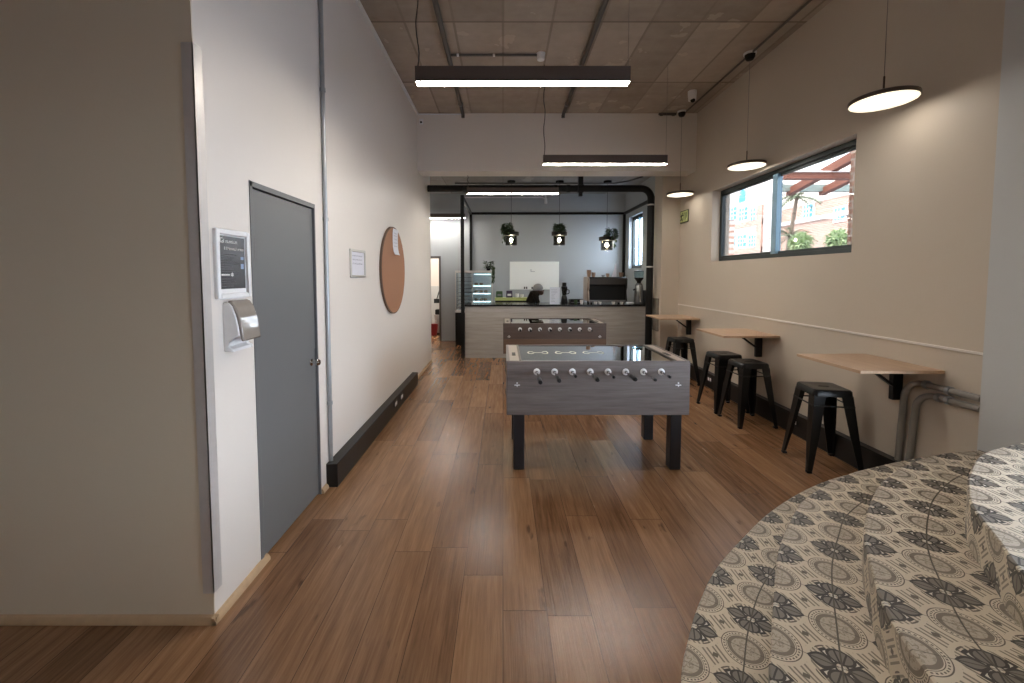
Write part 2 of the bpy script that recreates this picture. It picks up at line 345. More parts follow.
# ---------------------------------------------------------------- mesh helpers
class MB:
    def __init__(s): s.v = []; s.f = []; s.uv = None
    def add(s, vs, fs):
        k = len(s.v); s.v += [Vector(p) for p in vs]; s.f += [tuple(i + k for i in f) for f in fs]; return s
    def box(s, x0, x1, y0, y1, z0, z1):
        return s.add([(x0, y0, z0), (x1, y0, z0), (x1, y1, z0), (x0, y1, z0), (x0, y0, z1), (x1, y0, z1), (x1, y1, z1), (x0, y1, z1)],
                     [(0, 3, 2, 1), (4, 5, 6, 7), (0, 1, 5, 4), (1, 2, 6, 5), (2, 3, 7, 6), (3, 0, 4, 7)])
    def cyl(s, p0, p1, r0, r1=None, n=16, cap=True):
        r1 = r0 if r1 is None else r1
        p0, p1 = Vector(p0), Vector(p1); d = (p1 - p0).normalized()
        x = d.orthogonal().normalized(); y = d.cross(x)
        vs = [p0 + (x * math.cos(2 * PI * i / n) + y * math.sin(2 * PI * i / n)) * r0 for i in range(n)]
        vs += [p1 + (x * math.cos(2 * PI * i / n) + y * math.sin(2 * PI * i / n)) * r1 for i in range(n)]
        fs = [(i, (i + 1) % n, n + (i + 1) % n, n + i) for i in range(n)]
        if cap: fs += [tuple(range(n - 1, -1, -1)), tuple(range(n, 2 * n))]
        return s.add(vs, fs)
    def tube(s, pts, r, n=10, cap=True):
        pts = [Vector(p) for p in pts]; rs = r if isinstance(r, (list, tuple)) else [r] * len(pts)
        vs = []; prev = None
        for i, p in enumerate(pts):
            d = (pts[min(i + 1, len(pts) - 1)] - pts[max(i - 1, 0)]).normalized()
            x = d.orthogonal().normalized() if prev is None else (prev - d * prev.dot(d)).normalized()
            prev = x; y = d.cross(x)
            vs += [p + (x * math.cos(2 * PI * k / n) + y * math.sin(2 * PI * k / n)) * rs[i] for k in range(n)]
        fs = [(i * n + k, i * n + (k + 1) % n, (i + 1) * n + (k + 1) % n, (i + 1) * n + k) for i in range(len(pts) - 1) for k in range(n)]
        if cap: fs += [tuple(range(n - 1, -1, -1)), tuple(range((len(pts) - 1) * n, len(pts) * n))]
        return s.add(vs, fs)
    def lathe(s, prof, c=(0, 0, 0), n=24, axis='z'):
        """prof: (radius, height) from bottom to top"""
        c = Vector(c); vs = []
        for r, h in prof:
            for k in range(n):
                a = 2 * PI * k / n; p, q = r * math.cos(a), r * math.sin(a)
                vs.append(c + Vector({'z': (p, q, h), 'y': (p, h, -q), 'x': (h, p, q)}[axis]))
        m = len(prof)
        fs = [(i * n + k, i * n + (k + 1) % n, (i + 1) * n + (k + 1) % n, (i + 1) * n + k) for i in range(m - 1) for k in range(n)]
        if prof[0][0] > 1e-6: fs.append(tuple(range(n - 1, -1, -1)))
        if prof[-1][0] > 1e-6: fs.append(tuple(range((m - 1) * n, m * n)))
        return s.add(vs, fs)
    def prism(s, poly, axis, lo, hi):
        """poly in the plane across the axis: x -> (y,z), y -> (x,z), z -> (x,y)"""
        f = {'x': lambda p, h: (h, p[0], p[1]), 'y': lambda p, h: (p[0], h, p[1]), 'z': lambda p, h: (p[0], p[1], h)}[axis]
        n = len(poly)
        return s.add([f(p, lo) for p in poly] + [f(p, hi) for p in poly],
                     [(i, (i + 1) % n, n + (i + 1) % n, n + i) for i in range(n)] + [tuple(range(n - 1, -1, -1)), tuple(range(n, 2 * n))])
    def ball(s, c, r, n=14, sc=(1, 1, 1), m=8):
        prof = [(max(1e-5, math.sin(PI * i / m)) , -math.cos(PI * i / m)) for i in range(m + 1)]
        k = len(s.v); s.lathe(prof, (0, 0, 0), n)
        for i in range(k, len(s.v)):
            p = s.v[i]; s.v[i] = Vector((p.x * r * sc[0], p.y * r * sc[1], p.z * r * sc[2])) + Vector(c)
        return s
    def build(s, name, mat, parent=None, smooth=True, bevel=0.0, base=None, angle=35):
        me = bpy.data.meshes.new(name)
        if parent is not None: o0 = ROOT[parent.name]
        elif base is not None: o0 = Vector(base)
        else:
            xs = [p.x for p in s.v]; ys = [p.y for p in s.v]; zs = [p.z for p in s.v]
            o0 = Vector(((min(xs) + max(xs)) / 2, (min(ys) + max(ys)) / 2, min(zs)))
        me.from_pydata([p - o0 for p in s.v], [], s.f)
        bm = bmesh.new(); bm.from_mesh(me)
        bmesh.ops.remove_doubles(bm, verts=bm.verts, dist=1e-6)
        bmesh.ops.recalc_face_normals(bm, faces=bm.faces)
        bm.to_mesh(me); bm.free()
        me.materials.append(mat)
        if smooth:
            for p in me.polygons: p.use_smooth = True
            try: me.set_sharp_from_angle(angle=math.radians(angle))
            except Exception: pass
        o = bpy.data.objects.new(name, me); COL.objects.link(o)
        if parent is not None: o.parent = parent
        else: o.location = o0
        ROOT[o.name] = o0
        if bevel > 0:
            b = o.modifiers.new('bevel', 'BEVEL'); b.width = bevel; b.segments = 2; b.limit_method = 'ANGLE'; b.angle_limit = math.radians(40)
            b.harden_normals = False
        return o
ROOT = {}
def Bx(*a): return MB().box(*a)
def tag(o, label, cat, group=None):
    o['label'] = label; o['category'] = cat
    if group: o['group'] = group
    return o
def thing(name, label, cat, loc, group=None):
    o = bpy.data.objects.new(name, None); COL.objects.link(o); o.location = loc; o.empty_display_size = 0.1
    ROOT[o.name] = Vector(loc)
    return tag(o, label, cat, group)
def struct(mb, name, mat, parent=None, **kw):
    o = mb.build(name, mat, parent, **kw); 
    if parent is None: o['kind'] = 'structure'
    return o
def copy_tree(o, parent=None):
    c = o.copy(); COL.objects.link(c)
    if parent is not None: c.parent = parent
    ROOT[c.name] = ROOT[o.name]
    for ch in list(o.children): copy_tree(ch, c)
    return c
def dup(o, dx=0, dy=0, dz=0, label=None, rotz=None):
    c = copy_tree(o); c.location = o.location + Vector((dx, dy, dz))
    if label: c['label'] = label
    if rotz is not None: c.rotation_euler.z = rotz
    return c
def arc(c, r, a0, a1, n, plane='xz', h=0.0):
    out = []
    for i in range(n + 1):
        a = a0 + (a1 - a0) * i / n; p, q = c[0] + r * math.cos(a), c[1] + r * math.sin(a)
        out.append({'xz': (p, h, q), 'yz': (h, p, q), 'xy': (p, q, h)}[plane])
    return out
def catmull(P, n=8):
    out = []
    for i in range(len(P) - 1):
        p0, p1, p2, p3 = P[max(i - 1, 0)], P[i], P[i + 1], P[min(i + 2, len(P) - 1)]
        for k in range(n):
            t = k / n
            out.append(tuple(0.5 * (2 * p1[j] + (p2[j] - p0[j]) * t + (2 * p0[j] - 5 * p1[j] + 4 * p2[j] - p3[j]) * t * t + (3 * p1[j] - p0[j] - 3 * p2[j] + p3[j]) * t ** 3) for j in range(len(p1))))
    out.append(tuple(P[-1])); return out

# ---------------------------------------------------------------- the room shell
XL, XR, ZC, ZK = -1.31, 2.95, 4.03, 3.50
YB = 9.70
struct(Bx(-6.2, 3.3, -4.2, 12.4, -0.12, 0.0), 'floor', M['floor'], base=(0, 0, 0))
struct(Bx(-6.2, 3.3, -4.2, 6.62, ZC, ZC + 0.2), 'ceiling', M['ceiling'], base=(0, 0, 0))
struct(Bx(-3.2, 3.3, 6.62, 9.9, ZK, ZK + 0.2), 'ceiling_kitchen', M['ceiling_pale'], base=(0, 0, 0))
# left wall with the door opening
DY0, DY1, DZ = 2.115, 2.84, 2.06
w = Bx(XL - 0.2, XL, 1.765, DY0, 0, ZC); w.box(XL - 0.2, XL, DY1, 7.35, 0, ZC); w.box(XL - 0.2, XL, DY0, DY1, DZ, ZC); w.box(XL - 0.2, XL - 0.08, DY0, DY1, 0, DZ)
struct(w, 'wall_left', M['wall'])
struct(MB().box(-6.2, XL - 0.2, 1.76, 1.96, 0, ZC).box(XL - 0.2, XL, 1.76, 1.765, 0, ZC), 'wall_front_left', M['wall_beige'])
struct(Bx(-6.3, -6.2, -4.2, 1.96, 0, ZC), 'wall_far_left', M['wall'])
struct(Bx(-6.2, 3.3, -4.3, -4.2, 0, ZC), 'wall_rear', M['wall'])
# right wall with the window opening
WY0, WY1, WZ0, WZ1 = 3.445, 5.77, 1.765, 2.755
w = Bx(XR, XR + 0.25, 2.0, WY0, 0, ZC); w.box(XR, XR + 0.25, WY1, 7.15, 0, ZC); w.box(XR, XR + 0.25, WY0, WY1, 0, WZ0); w.box(XR, XR + 0.25, WY0, WY1, WZ1, ZC)
struct(w, 'wall_right', M['wall_cream'])
struct(Bx(2.90, XR, 2.0, 2.425, 0, ZC), 'wall_near_pier', M['wall_grey'])
w = Bx(2.95, 3.2, -4.2, -0.4, 0, ZC); w.box(2.95, 3.2, -0.4, 2.0, 2.3, ZC)  # low lintel shaped to cut the sky seen from the steps
struct(w, 'wall_entrance', M['wall_grey'])
struct(Bx(2.65, XR, 6.8, 7.15, 0, ZC), 'wall_pier', M['wall_cream'])
struct(Bx(XL, XR, 6.29, 6.62, 3.165, ZC), 'wall_beam', M['wall'])
# back room
KX = 2.90; KY0, KY1, KZ0, KZ1 = 8.50, 9.38, 1.73, 2.90
w = Bx(KX, KX + 0.16, 7.15, KY0, 0, ZC); w.box(KX, KX + 0.16, KY1, YB + 0.2, 0, ZC); w.box(KX, KX + 0.16, KY0, KY1, 0, KZ0); w.box(KX, KX + 0.16, KY0, KY1, KZ1, ZC)
struct(w, 'wall_kitchen_right', M['kitchen'])
w = Bx(-1.49, KX, YB, YB + 0.15, 0, ZC); w.box(-3.2, -2.29, YB, YB + 0.15, 0, ZC); w.box(-2.29, -1.49, YB, YB + 0.15, 2.02, ZC)
struct(w, 'wall_kitchen_back', M['kitchen'])
w = Bx(-3.2, XL - 0.2, 7.15, 7.35, 0, ZC); w.box(-3.2, -3.0, 7.35, YB, 0, ZC)
struct(w, 'wall_kitchen_left', M['wall'])
w = Bx(-3.2, 0, 12.2, 12.4, 0, 2.9); w.box(-3.3, -3.2, 9.85, 12.4, 0, 2.9); w.box(-1.0, -0.9, 9.85, 12.2, 0, 2.9)
struct(w, 'wall_passage', M['wall'])
struct(Bx(-3.2, -0.9, 9.85, 12.4, 2.9, 3.0), 'ceiling_passage', M['wall'])

# beads and skirtings
def bead(name, p0, p1, r=0.016, h=0.035, nx=(1, 0)):
    pass
b = MB(); b.prism([(1.76, 0), (1.738, 0), (1.738, 0.014), (1.748, 0.03), (1.76, 0.034)], 'x', -6.2, XL + 0.022)
struct(b, 'baseboard_front_left', M['oaktrim'])
b = MB(); b.prism([(XL, 0), (XL + 0.022, 0), (XL + 0.022, 0.014), (XL + 0.012, 0.03), (XL, 0.034)], 'y', 1.738, DY0 + 0.05)
struct(b, 'baseboard_left_near', M['oaktrim'])
b = MB(); b.prism([(XL, 0), (XL + 0.022, 0), (XL + 0.022, 0.014), (XL + 0.012, 0.03), (XL, 0.034)], 'y', DY1, 2.92)
b.prism([(XL, 0), (XL + 0.022, 0), (XL + 0.022, 0.014), (XL + 0.012, 0.03), (XL, 0.034)], 'y', 5.78, 7.35)
struct(b, 'baseboard_left_far', M['oaktrim'])
bl = struct(Bx(XL, XL + 0.085, 2.925, 5.78, 0.0, 0.178), 'baseboard_left', M['skirt'], bevel=0.006)
def socket(parent, x, y, z, sgn):
    s = Bx(x, x + sgn * 0.008, y - 0.055, y + 0.055, z - 0.035, z + 0.035).build('socket_plate', M['blackmetal'], parent, bevel=0.003)
    for dy in (-0.024, 0.026):
        MB().box(x + sgn * 0.008, x + sgn * 0.013, y + dy - 0.016, y + dy + 0.016, z - 0.02, z + 0.022).build('socket_face', M['whiteplastic'], s, bevel=0.002)
socket(bl, XL + 0.085, 4.53, 0.115, 1); socket(bl, XL + 0.085, 4.80, 0.115, 1)
br = struct(Bx(XR - 0.075, XR, 2.45, 6.78, 0.0, 0.205), 'baseboard_right', M['skirt'], bevel=0.006)
socket(br, XR - 0.075, 3.93, 0.13, -1); socket(br, XR - 0.075, 5.55, 0.13, -1)
struct(Bx(XR - 0.012, XR, 2.45, 6.79, 1.079, 1.097), 'trim_1', M['wall'], bevel=0.003)            # thin rail along the right wall
struct(Bx(XL, XL + 0.03, 1.96, 6.29, ZC - 0.03, ZC), 'trim_2', M['whiteplastic'], bevel=0.004)      # white bead under the ceiling edge
# steel guard on the wall corner
g = Bx(XL - 0.045, XL + 0.004, 1.756, 1.76, 0.135, 2.55); g.box(XL, XL + 0.004, 1.756, 1.81, 0.135, 2.55)
tag(g.build('corner_guard', M['steel']), 'tall brushed steel guard capping the outer corner of the near left wall', 'corner guard')

# grey door
d = struct(Bx(XL - 0.06, XL - 0.012, DY0 + 0.03, DY1 - 0.012, 0.012, DZ - 0.032), 'door_1', M['door'], bevel=0.003)
fr = Bx(XL - 0.075, XL + 0.004, DY0, DY0 + 0.026, 0, DZ); fr.box(XL - 0.075, XL + 0.004, DY1 - 0.010, DY1, 0, DZ); fr.box(XL - 0.075, XL + 0.004, DY0, DY1, DZ - 0.028, DZ)
fr.build('door_frame', M['door'], d, bevel=0.002)
for z in (0.3, 1.66):
    MB().cyl((XL - 0.008, DY0 + 0.036, z), (XL - 0.008, DY0 + 0.036, z + 0.13), 0.008).build('hinge', M['greymetal'], d)
k = MB().lathe([(0.024, 0), (0.024, 0.004), (0.009, 0.006), (0.009, 0.03), (0.02, 0.036), (0.024, 0.048), (0.018, 0.058), (0.001, 0.06)], (XL - 0.012, 2.765, 0.972), 20, 'x')
k.build('door_knob', M['chrome'], d)
Bx(XL - 0.012, XL - 0.006, DY1 - 0.03, DY1 - 0.012, 0.94, 1.06).build('latch_plate', M['chrome'], d)

# ---------------------------------------------------------------- window in the right wall
def sliding_window(name, x, y0, y1, z0, z1, mull, pane):
    w = struct(MB().box(x, x + 0.06, y0, y1, z0, z0 + 0.05).box(x, x + 0.06, y0, y1, z1 - 0.05, z1).box(x, x + 0.06, y0, y0 + 0.045, z0, z1).box(x, x + 0.06, y1 - 0.045, y1, z0, z1), name, M['winframe'], bevel=0.003)
    ym = (y0 + y1) / 2
    MB().box(x - 0.012, x + 0.05, ym - 0.04, ym + 0.04, z0 + 0.05, z1 - 0.05).build('mullion', mull, w, bevel=0.003)
    for a, b, dx in ((y0 + 0.045, ym, 0.034), (ym, y1 - 0.045, 0.02)):
        s = MB().box(x + dx - 0.01, x + dx + 0.012, a, b, z0 + 0.05, z0 + 0.08).box(x + dx - 0.01, x + dx + 0.012, a, b, z1 - 0.08, z1 - 0.05)
        s.build('sash', M['winframe'], w)
        Bx(x + dx, x + dx + 0.004, a, b, z0 + 0.08, z1 - 0.08).build('pane', pane, w)
    return w
sliding_window('window_1', XR + 0.115, WY0, WY1, WZ0, WZ1, M['bluewin'], M['dimglass'])
sliding_window('window_2', KX + 0.08, KY0, KY1, KZ0, KZ1, M['bluewin'], M['glass'])

# ---------------------------------------------------------------- curved tiled steps
ST = 0.18
E1 = [(0.38, -0.3), (0.38, 0.2), (0.42, 0.6), (0.50, 1.0), (0.612, 1.321), (0.735, 1.521), (0.851, 1.678), (1.021, 1.87), (1.256, 2.075), (1.564, 2.32), (1.923, 2.552), (2.253, 2.72), (2.6, 2.84), (2.95, 2.915)]
E2 = [(0.64, -0.3), (0.64, 0.2), (0.66, 0.55), (0.72, 0.9), (0.809, 1.161), (0.906, 1.305), (0.999, 1.437), (1.225, 1.741), (1.457, 1.986), (1.68, 2.185), (2.1, 2.435), (2.44, 2.565), (2.64, 2.63), (2.95, 2.72)]
E3 = [(0.98, -0.3), (0.98, 0.35), (1.03, 0.7), (1.127, 1.0), (1.172, 1.135), (1.245, 1.283), (1.397, 1.501), (1.482, 1.609), (1.578, 1.712), (1.74, 1.861), (1.95, 2.03), (2.25, 2.215), (2.53, 2.335), (2.72, 2.385), (2.95, 2.42)]
E4 = [(1.33, -0.3), (1.37, 0.5), (1.45, 0.9), (1.561, 1.168), (1.668, 1.319), (1.817, 1.524), (1.958, 1.662), (2.14, 1.811), (2.391, 1.978), (2.585, 2.06), (2.789, 2.124), (2.95, 2.16)]
steps = thing('curved_steps', 'curved flight of low steps covered in black and cream patterned tiles', 'steps', (1.9, 1.2, 0))
def tier(E, i, W, name, u0=0.0):
    C = [Vector((p[0], p[1], 0)) for p in catmull(E, 8)]
    n = len(C); L = [0.0]
    for k in range(1, n): L.append(L[-1] + (C[k] - C[k - 1]).length)
    N = []
    for k in range(n):
        d = (C[min(k + 1, n - 1)] - C[max(k - 1, 0)]).normalized(); N.append(Vector((d.y, -d.x, 0)))   # to the right: up the flight
    z1 = 0.17 * i; z0 = z1 - 0.17
    rows = [(0.0, z0, -0.17 / ST), (0.0, z1 - 0.006, -0.006 / ST), (0.006, z1, 0.0)] + [(0.006 + W * j / 6, z1, W * j / 6 / ST) for j in range(1, 7)] + [(W, z0, W / ST)]
    vs, uvs = [], []
    for (o, z, vv) in rows:
        for k in range(n):
            p = C[k] + N[k] * o; p.x = min(p.x, 2.949 if p.y > 2.425 else 2.899 if p.y > 2.0 else 3.3); p.z = z
            vs.append(p - ROOT[steps.name]); uvs.append((L[k] / ST + u0, vv))
    fs = [(r * n + k, r * n + k + 1, (r + 1) * n + k + 1, (r + 1) * n + k) for r in range(len(rows) - 1) for k in range(n - 1)]
    me = bpy.data.meshes.new(name); me.from_pydata(vs, [], fs)
    uv = me.uv_layers.new(name='UVMap')
    for lp in me.loops: uv.data[lp.index].uv = uvs[lp.vertex_index]
    me.materials.append(M['tile'])
    for p in me.polygons: p.use_smooth = True
    me.set_sharp_from_angle(angle=math.radians(40))
    bm = bmesh.new(); bm.from_mesh(me); bmesh.ops.recalc_face_normals(bm, faces=bm.faces)
    if sum(f.normal.z * f.calc_area() for f in bm.faces) < 0: bmesh.ops.reverse_faces(bm, faces=bm.faces)
    bm.to_mesh(me); bm.free()
    o = bpy.data.objects.new(name, me); COL.objects.link(o); o.parent = steps
    return o
tier(E1, 1, 0.62, 'step', 0.3)
tier(E2, 2, 0.62, 'step', 0.75)
tier(E3, 3, 0.60, 'step', 0.1)
tier(E4, 4, 1.15, 'landing', 0.5)
Bx(2.4, 3.3, -0.3, 1.75, 0.5, 0.678).build('landing_slab', M['tile'], steps)
dr = struct(MB().box(3.05, 3.13, -0.4, -0.34, 0.68, 2.3).box(3.05, 3.13, 1.94, 2.0, 0.68, 2.3).box(3.05, 3.13, -0.4, 2.0, 2.24, 2.3), 'door_2', M['winframe'])
struct(Bx(3.2, 5.6, -1.6, 2.4, 2.3, 2.42), 'sky_light_blocker', M['paleplaster'])  # unseen slab added to keep high sky light off the lower steps

# ---------------------------------------------------------------- football tables
def foosball(name, label, x0, x1, y0, y1, wood, exts, group, low=None):
    zt, zb = 0.895, 0.462
    t = thing(name, label, 'football table', ((x0 + x1) / 2, (y0 + y1) / 2, 0), group)
    th = 0.022; el = 0.108
    c = MB()
    c.box(x0, x1, y0, y0 + th, zb, zt).box(x0, x1, y1 - th, y1, zb, zt)
    c.box(x0, x0 + th, y0 + th, y1 - th, zb, zt).box(x1 - th, x1, y0 + th, y1 - th, zb, zt)
    c.box(x0 + th, x1 - th, y0 + th, y1 - th, zb, zb + 0.02)
    c.build('cabinet', wood, t, bevel=0.003)
    if low: Bx(x0 + 0.004, x1 - 0.004, y0 - 0.003, y0, zb + 0.004, 0.672).build('lower_panel', low, t)
    for a, b in ((x0 + th, x0 + el), (x1 - el, x1 - th)):
        e = Bx(a, b, y0 + th, y1 - th, zt - 0.03, zt - 0.002).build('end_ledge', M['ledge'], t, bevel=0.002)
        xm = (a + b) / 2
        Bx(xm - 0.018, xm + 0.012, y0 + 0.24, y0 + 0.36, zt - 0.002, zt + 0.001).build('ball_slot', M['black'], e)
        q = b if a == x0 + th else a
        Bx(q - 0.008, q + 0.008, y0 + th, y1 - th, zt - 0.004, zt + 0.004).build('edge_strip', M['darkpipe'], e)
    Bx(x0 + el, x1 - el, y0 + th, y1 - th, zt - 0.19, zt - 0.175).build('playfield', M['pitch'], t)
    gl = Bx(x0 + el, x1 - el, y0 + th, y1 - th, zt - 0.012, zt - 0.006).build('glass_top', M['tableglass'], t)
    yy = (y0 + y1) / 2
    for k in range(3):
        mk = MB(); xa = x0 + 0.215 + k * 0.245
        n = 20; ro, ri, hb = 0.03, 0.02, 0.008
        out = [(xa + ro * math.cos(2 * PI * i / n), yy + 1.9 * ro * math.sin(2 * PI * i / n)) for i in range(n)]
        for sx, xx in ((1, xa), (-1, xa + 0.125)):
            A = [i for i in range(n + 1)]
            th0 = 0.5                                                  # open ring, then the bar runs from its gap
            O = [(xx + sx * ro * math.cos(th0 + (2 * PI - 2 * th0) * i / n), yy + 1.9 * ro * math.sin(th0 + (2 * PI - 2 * th0) * i / n), zt - 0.0055) for i in A]
            I = [(xx + sx * ri * math.cos(th0 + (2 * PI - 2 * th0) * i / n), yy + 1.9 * ri * math.sin(th0 + (2 * PI - 2 * th0) * i / n), zt - 0.0055) for i in A]
            mk.add(O + I, [(i, i + 1, n + 2 + i, n + 1 + i) for i in range(n)])
        mk.add([(xa + ri, yy - hb, zt - 0.0055), (xa + 0.125 - ri, yy - hb, zt - 0.0055), (xa + 0.125 - ri, yy + hb, zt - 0.0055), (xa + ri, yy + hb, zt - 0.0055)], [(0, 1, 2, 3)])
        mk.build('pale_marking', M['palemark'], gl)  # pale ring-and-bar shapes lying flat on the glass
    for lx in (x0 + 0.055, x1 - 0.045 - 0.088):
        for ly in (y0 + 0.03, y1 - 0.05 - 0.085):
            l = Bx(lx, lx + 0.088, ly, ly + 0.085, 0.005, zb + 0.01).build('leg', M['blackleg'], t, bevel=0.004)
            Bx(lx + 0.006, lx + 0.082, ly + 0.006, ly + 0.079, 0.0, 0.006).build('foot', M['black'], l)
    for k, ex in enumerate(exts):
        xx = x0 + 0.237 + k * 0.1405; zr = 0.81
        near = (k in (0, 1, 3, 5))
        r = MB().cyl((xx, y0 - ex, zr), (xx, y1 + 0.16, zr), 0.008, n=10).build('rod', M['chrome'], t)
        MB().lathe([(0.018, -0.010), (0.026, -0.007), (0.027, -0.001), (0.024, 0.0)], (xx, y0, zr), 20, 'y').build('rosette', M['whiteplastic'], r)
        MB().lathe([(0.010, -0.020), (0.012, -0.018), (0.013, -0.008)], (xx, y0, zr), 16, 'y').build('bearing', M['greymetal'], r)
        if near:
            MB().lathe([(0.001, -0.006), (0.014, -0.004), (0.018, 0.01), (0.014, 0.05), (0.016, 0.09), (0.012, 0.115), (0.009, 0.12)], (xx, y0 - ex - 0.01, zr), 14, 'y').build('handle', M['black'], r)
        else:
            MB().lathe([(0.001, -0.008), (0.011, -0.004), (0.012, 0.012), (0.009, 0.018)], (xx, y0 - ex, zr), 14, 'y').build('end_cap', M['black'], r)
            MB().lathe([(0.009, 0.0), (0.016, 0.02), (0.016, 0.11), (0.001, 0.12)], (xx, y1 + 0.06, zr), 14, 'y').build('handle', M['black'], r)
        cnt = (1, 2, 3, 5, 5, 3, 2, 1)[k]
        for q in range(cnt):
            py = y0 + (y1 - y0) * (q + 1) / (cnt + 1)
            MB().box(xx - 0.012, xx + 0.012, py - 0.016, py + 0.016, zr - 0.03, zr + 0.02).ball((xx, py, zr + 0.032), 0.013, 8, m=5).box(xx - 0.009, xx + 0.009, py - 0.012, py + 0.012, zr - 0.075, zr - 0.03).build('player', M['redplayer'] if k % 2 else M['blueplayer'], r)
    for xx in (x0 + 0.082, x1 - 0.092):
        e = MB().box(xx - 0.022, xx + 0.022, y0 - 0.004, y0, 0.701, 0.707)
        e.cyl((xx, y0 - 0.004, 0.721), (xx, y0, 0.720), 0.006, n=12); e.prism([(xx - 0.006, 0.702), (xx, 0.687), (xx + 0.006, 0.702)], 'y', y0 - 0.004, y0)
        e.build('emblem', M['whiteplastic'], t)
    return t
FG = 'football tables in a line'
foosball('football_table', 'grey wood football table with white rod rosettes, the nearer one', 0.030, 1.480, 3.165, 3.93, M['greywood'], [0.31, 0.265, 0.145, 0.243, 0.17, 0.226, 0.25, 0.165], FG)
foosball('football_table', 'browner football table standing behind the near one, in front of the counter', 0.004, 1.462, 5.69, 6.39, M['brownwood'], [0.12, 0.16, 0.10, 0.12, 0.14, 0.10, 0.12, 0.15], FG, M['lowwood'])

# ---------------------------------------------------------------- wall tables and stools
def wall_table(y0, y1, label, zt_=0.928, xf=2.345):
    t = thing('wall_table', label, 'table', (XR, (y0 + y1) / 2, 0.6), 'small fold out tables along the right wall')
    zt = zt_; ym = (y0 + y1) / 2
    Bx(xf, XR - 0.001, y0, y1, zt - 0.022, zt).build('tabletop', M['tabletop'], t, bevel=0.002)
    b = MB().box(XR - 0.07, XR, ym - 0.018, ym + 0.018, zt - 0.285, zt - 0.022).box(XR - 0.36, XR - 0.07, ym - 0.018, ym + 0.018, zt - 0.042, zt - 0.022)
    b.build('bracket', M['blackmetal'], t, bevel=0.003)
    a, c = Vector((XR - 0.06, ym, zt - 0.18)), Vector((XR - 0.26, ym, zt - 0.034))
    d_ = (c - a).normalized(); n_ = Vector((d_.z, 0, -d_.x)) * 0.009
    s = MB(); s.add([a + n_ + Vector((0, sy * 0.012, 0)) for sy in (-1, 1)] + [a - n_ + Vector((0, sy * 0.012, 0)) for sy in (1, -1)] + [c + n_ + Vector((0, sy * 0.012, 0)) for sy in (-1, 1)] + [c - n_ + Vector((0, sy * 0.012, 0)) for sy in (1, -1)],
                    [(0, 1, 2, 3), (7, 6, 5, 4), (0, 4, 5, 1), (1, 5, 6, 2), (2, 6, 7, 3), (3, 7, 4, 0)])
    s.build('brace', M['blackmetal'], t)
    return t
wall_table(2.672, 3.26, 'nearest pale oak wall table, beside the grey pipes', 0.936, 2.385)
wall_table(4.28, 4.89, 'middle pale oak wall table with two black stools at it')
wall_table(6.03, 6.62, 'farthest pale oak wall table, in the corner by the black duct')

def make_stool():
    t = thing('bar_stool', '', 'stool', (0, 0, 0), 'black metal stools along the right wall')
    H, a, rc = 0.66, 0.141, 0.03
    def rr(h, r, n=5):
        P = []
        for cx_, cy_, a0 in ((h - r, h - r, 0), (-h + r, h - r, PI / 2), (-h + r, -h + r, PI), (h - r, -h + r, 3 * PI / 2)):
            for i in range(n): P.append((cx_ + r * math.cos(a0 + PI / 2 * i / (n - 1)), cy_ + r * math.sin(a0 + PI / 2 * i / (n - 1))))
        return P
    def slot(n, hx=0.042, hy=0.011):
        P = []
        for (x, y) in rr(1.0, 0.6): P.append((x * hx, y * hy))
        return P
    rings = [(rr(a + 0.004, rc), H - 0.055), (rr(a, rc), H - 0.012), (rr(a - 0.008, rc), H - 0.002), (rr(a - 0.02, rc), H), (rr(0.09, 0.03), H - 0.003), (slot(20), H - 0.003), (slot(20), H - 0.02)]
    n = 20; vs = []; fs = []
    for P, z in rings: vs += [(x, y, z) for x, y in P]
    for i in range(len(rings) - 1): fs += [(i * n + k, i * n + (k + 1) % n, (i + 1) * n + (k + 1) % n, (i + 1) * n + k) for k in range(n)]
    k0 = len(vs); und = rr(a - 0.002, rc); vs += [(x * 0.985, y * 0.985, H - 0.022) for x, y in und]   # underside of the seat pan
    fs.append(tuple(range(k0, k0 + n)))
    MB().add(vs, fs).build('seat', M['stool'], t)
    for sx in (-1, 1):
        for sy in (-1, 1):
            l = MB(); secs = []
            for f, w_ in ((0.0, 0.082), (0.5, 0.062), (0.93, 0.036), (1.0, 0.030)):
                z = (H - 0.045) * (1 - f); o = 0.138 + (0.202 - 0.138) * f; tk = 0.006
                secs.append([(o, o, z), (o - w_, o, z), (o - w_, o - tk, z), (o - tk, o - tk, z), (o - tk, o - w_, z), (o, o - w_, z)])
            vs = [(sx * x, sy * y, z) for s_ in secs for x, y, z in s_]
            fs = [(i * 6 + k, i * 6 + (k + 1) % 6, (i + 1) * 6 + (k + 1) % 6, (i + 1) * 6 + k) for i in range(3) for k in range(6)] + [tuple(range(6)), tuple(range(18, 24))]
            l.add(vs, fs); lo = l.build('leg', M['stool'], t)
            MB().box(min(sx * 0.204, sx * 0.168), max(sx * 0.204, sx * 0.168), min(sy * 0.204, sy * 0.168), max(sy * 0.204, sy * 0.168), 0, 0.018).build('foot_cap', M['black'], lo, bevel=0.004)
    br_ = MB()
    for s_ in (-1, 1):
        br_.cyl((-0.146, s_ * 0.146, H - 0.13), (0.146, s_ * 0.146, H - 0.13), 0.006, n=8)
        br_.cyl((s_ * 0.146, -0.146, H - 0.13), (s_ * 0.146, 0.146, H - 0.13), 0.006, n=8)
    br_.build('stretcher', M['stool'], t)
    return t
stool = make_stool()
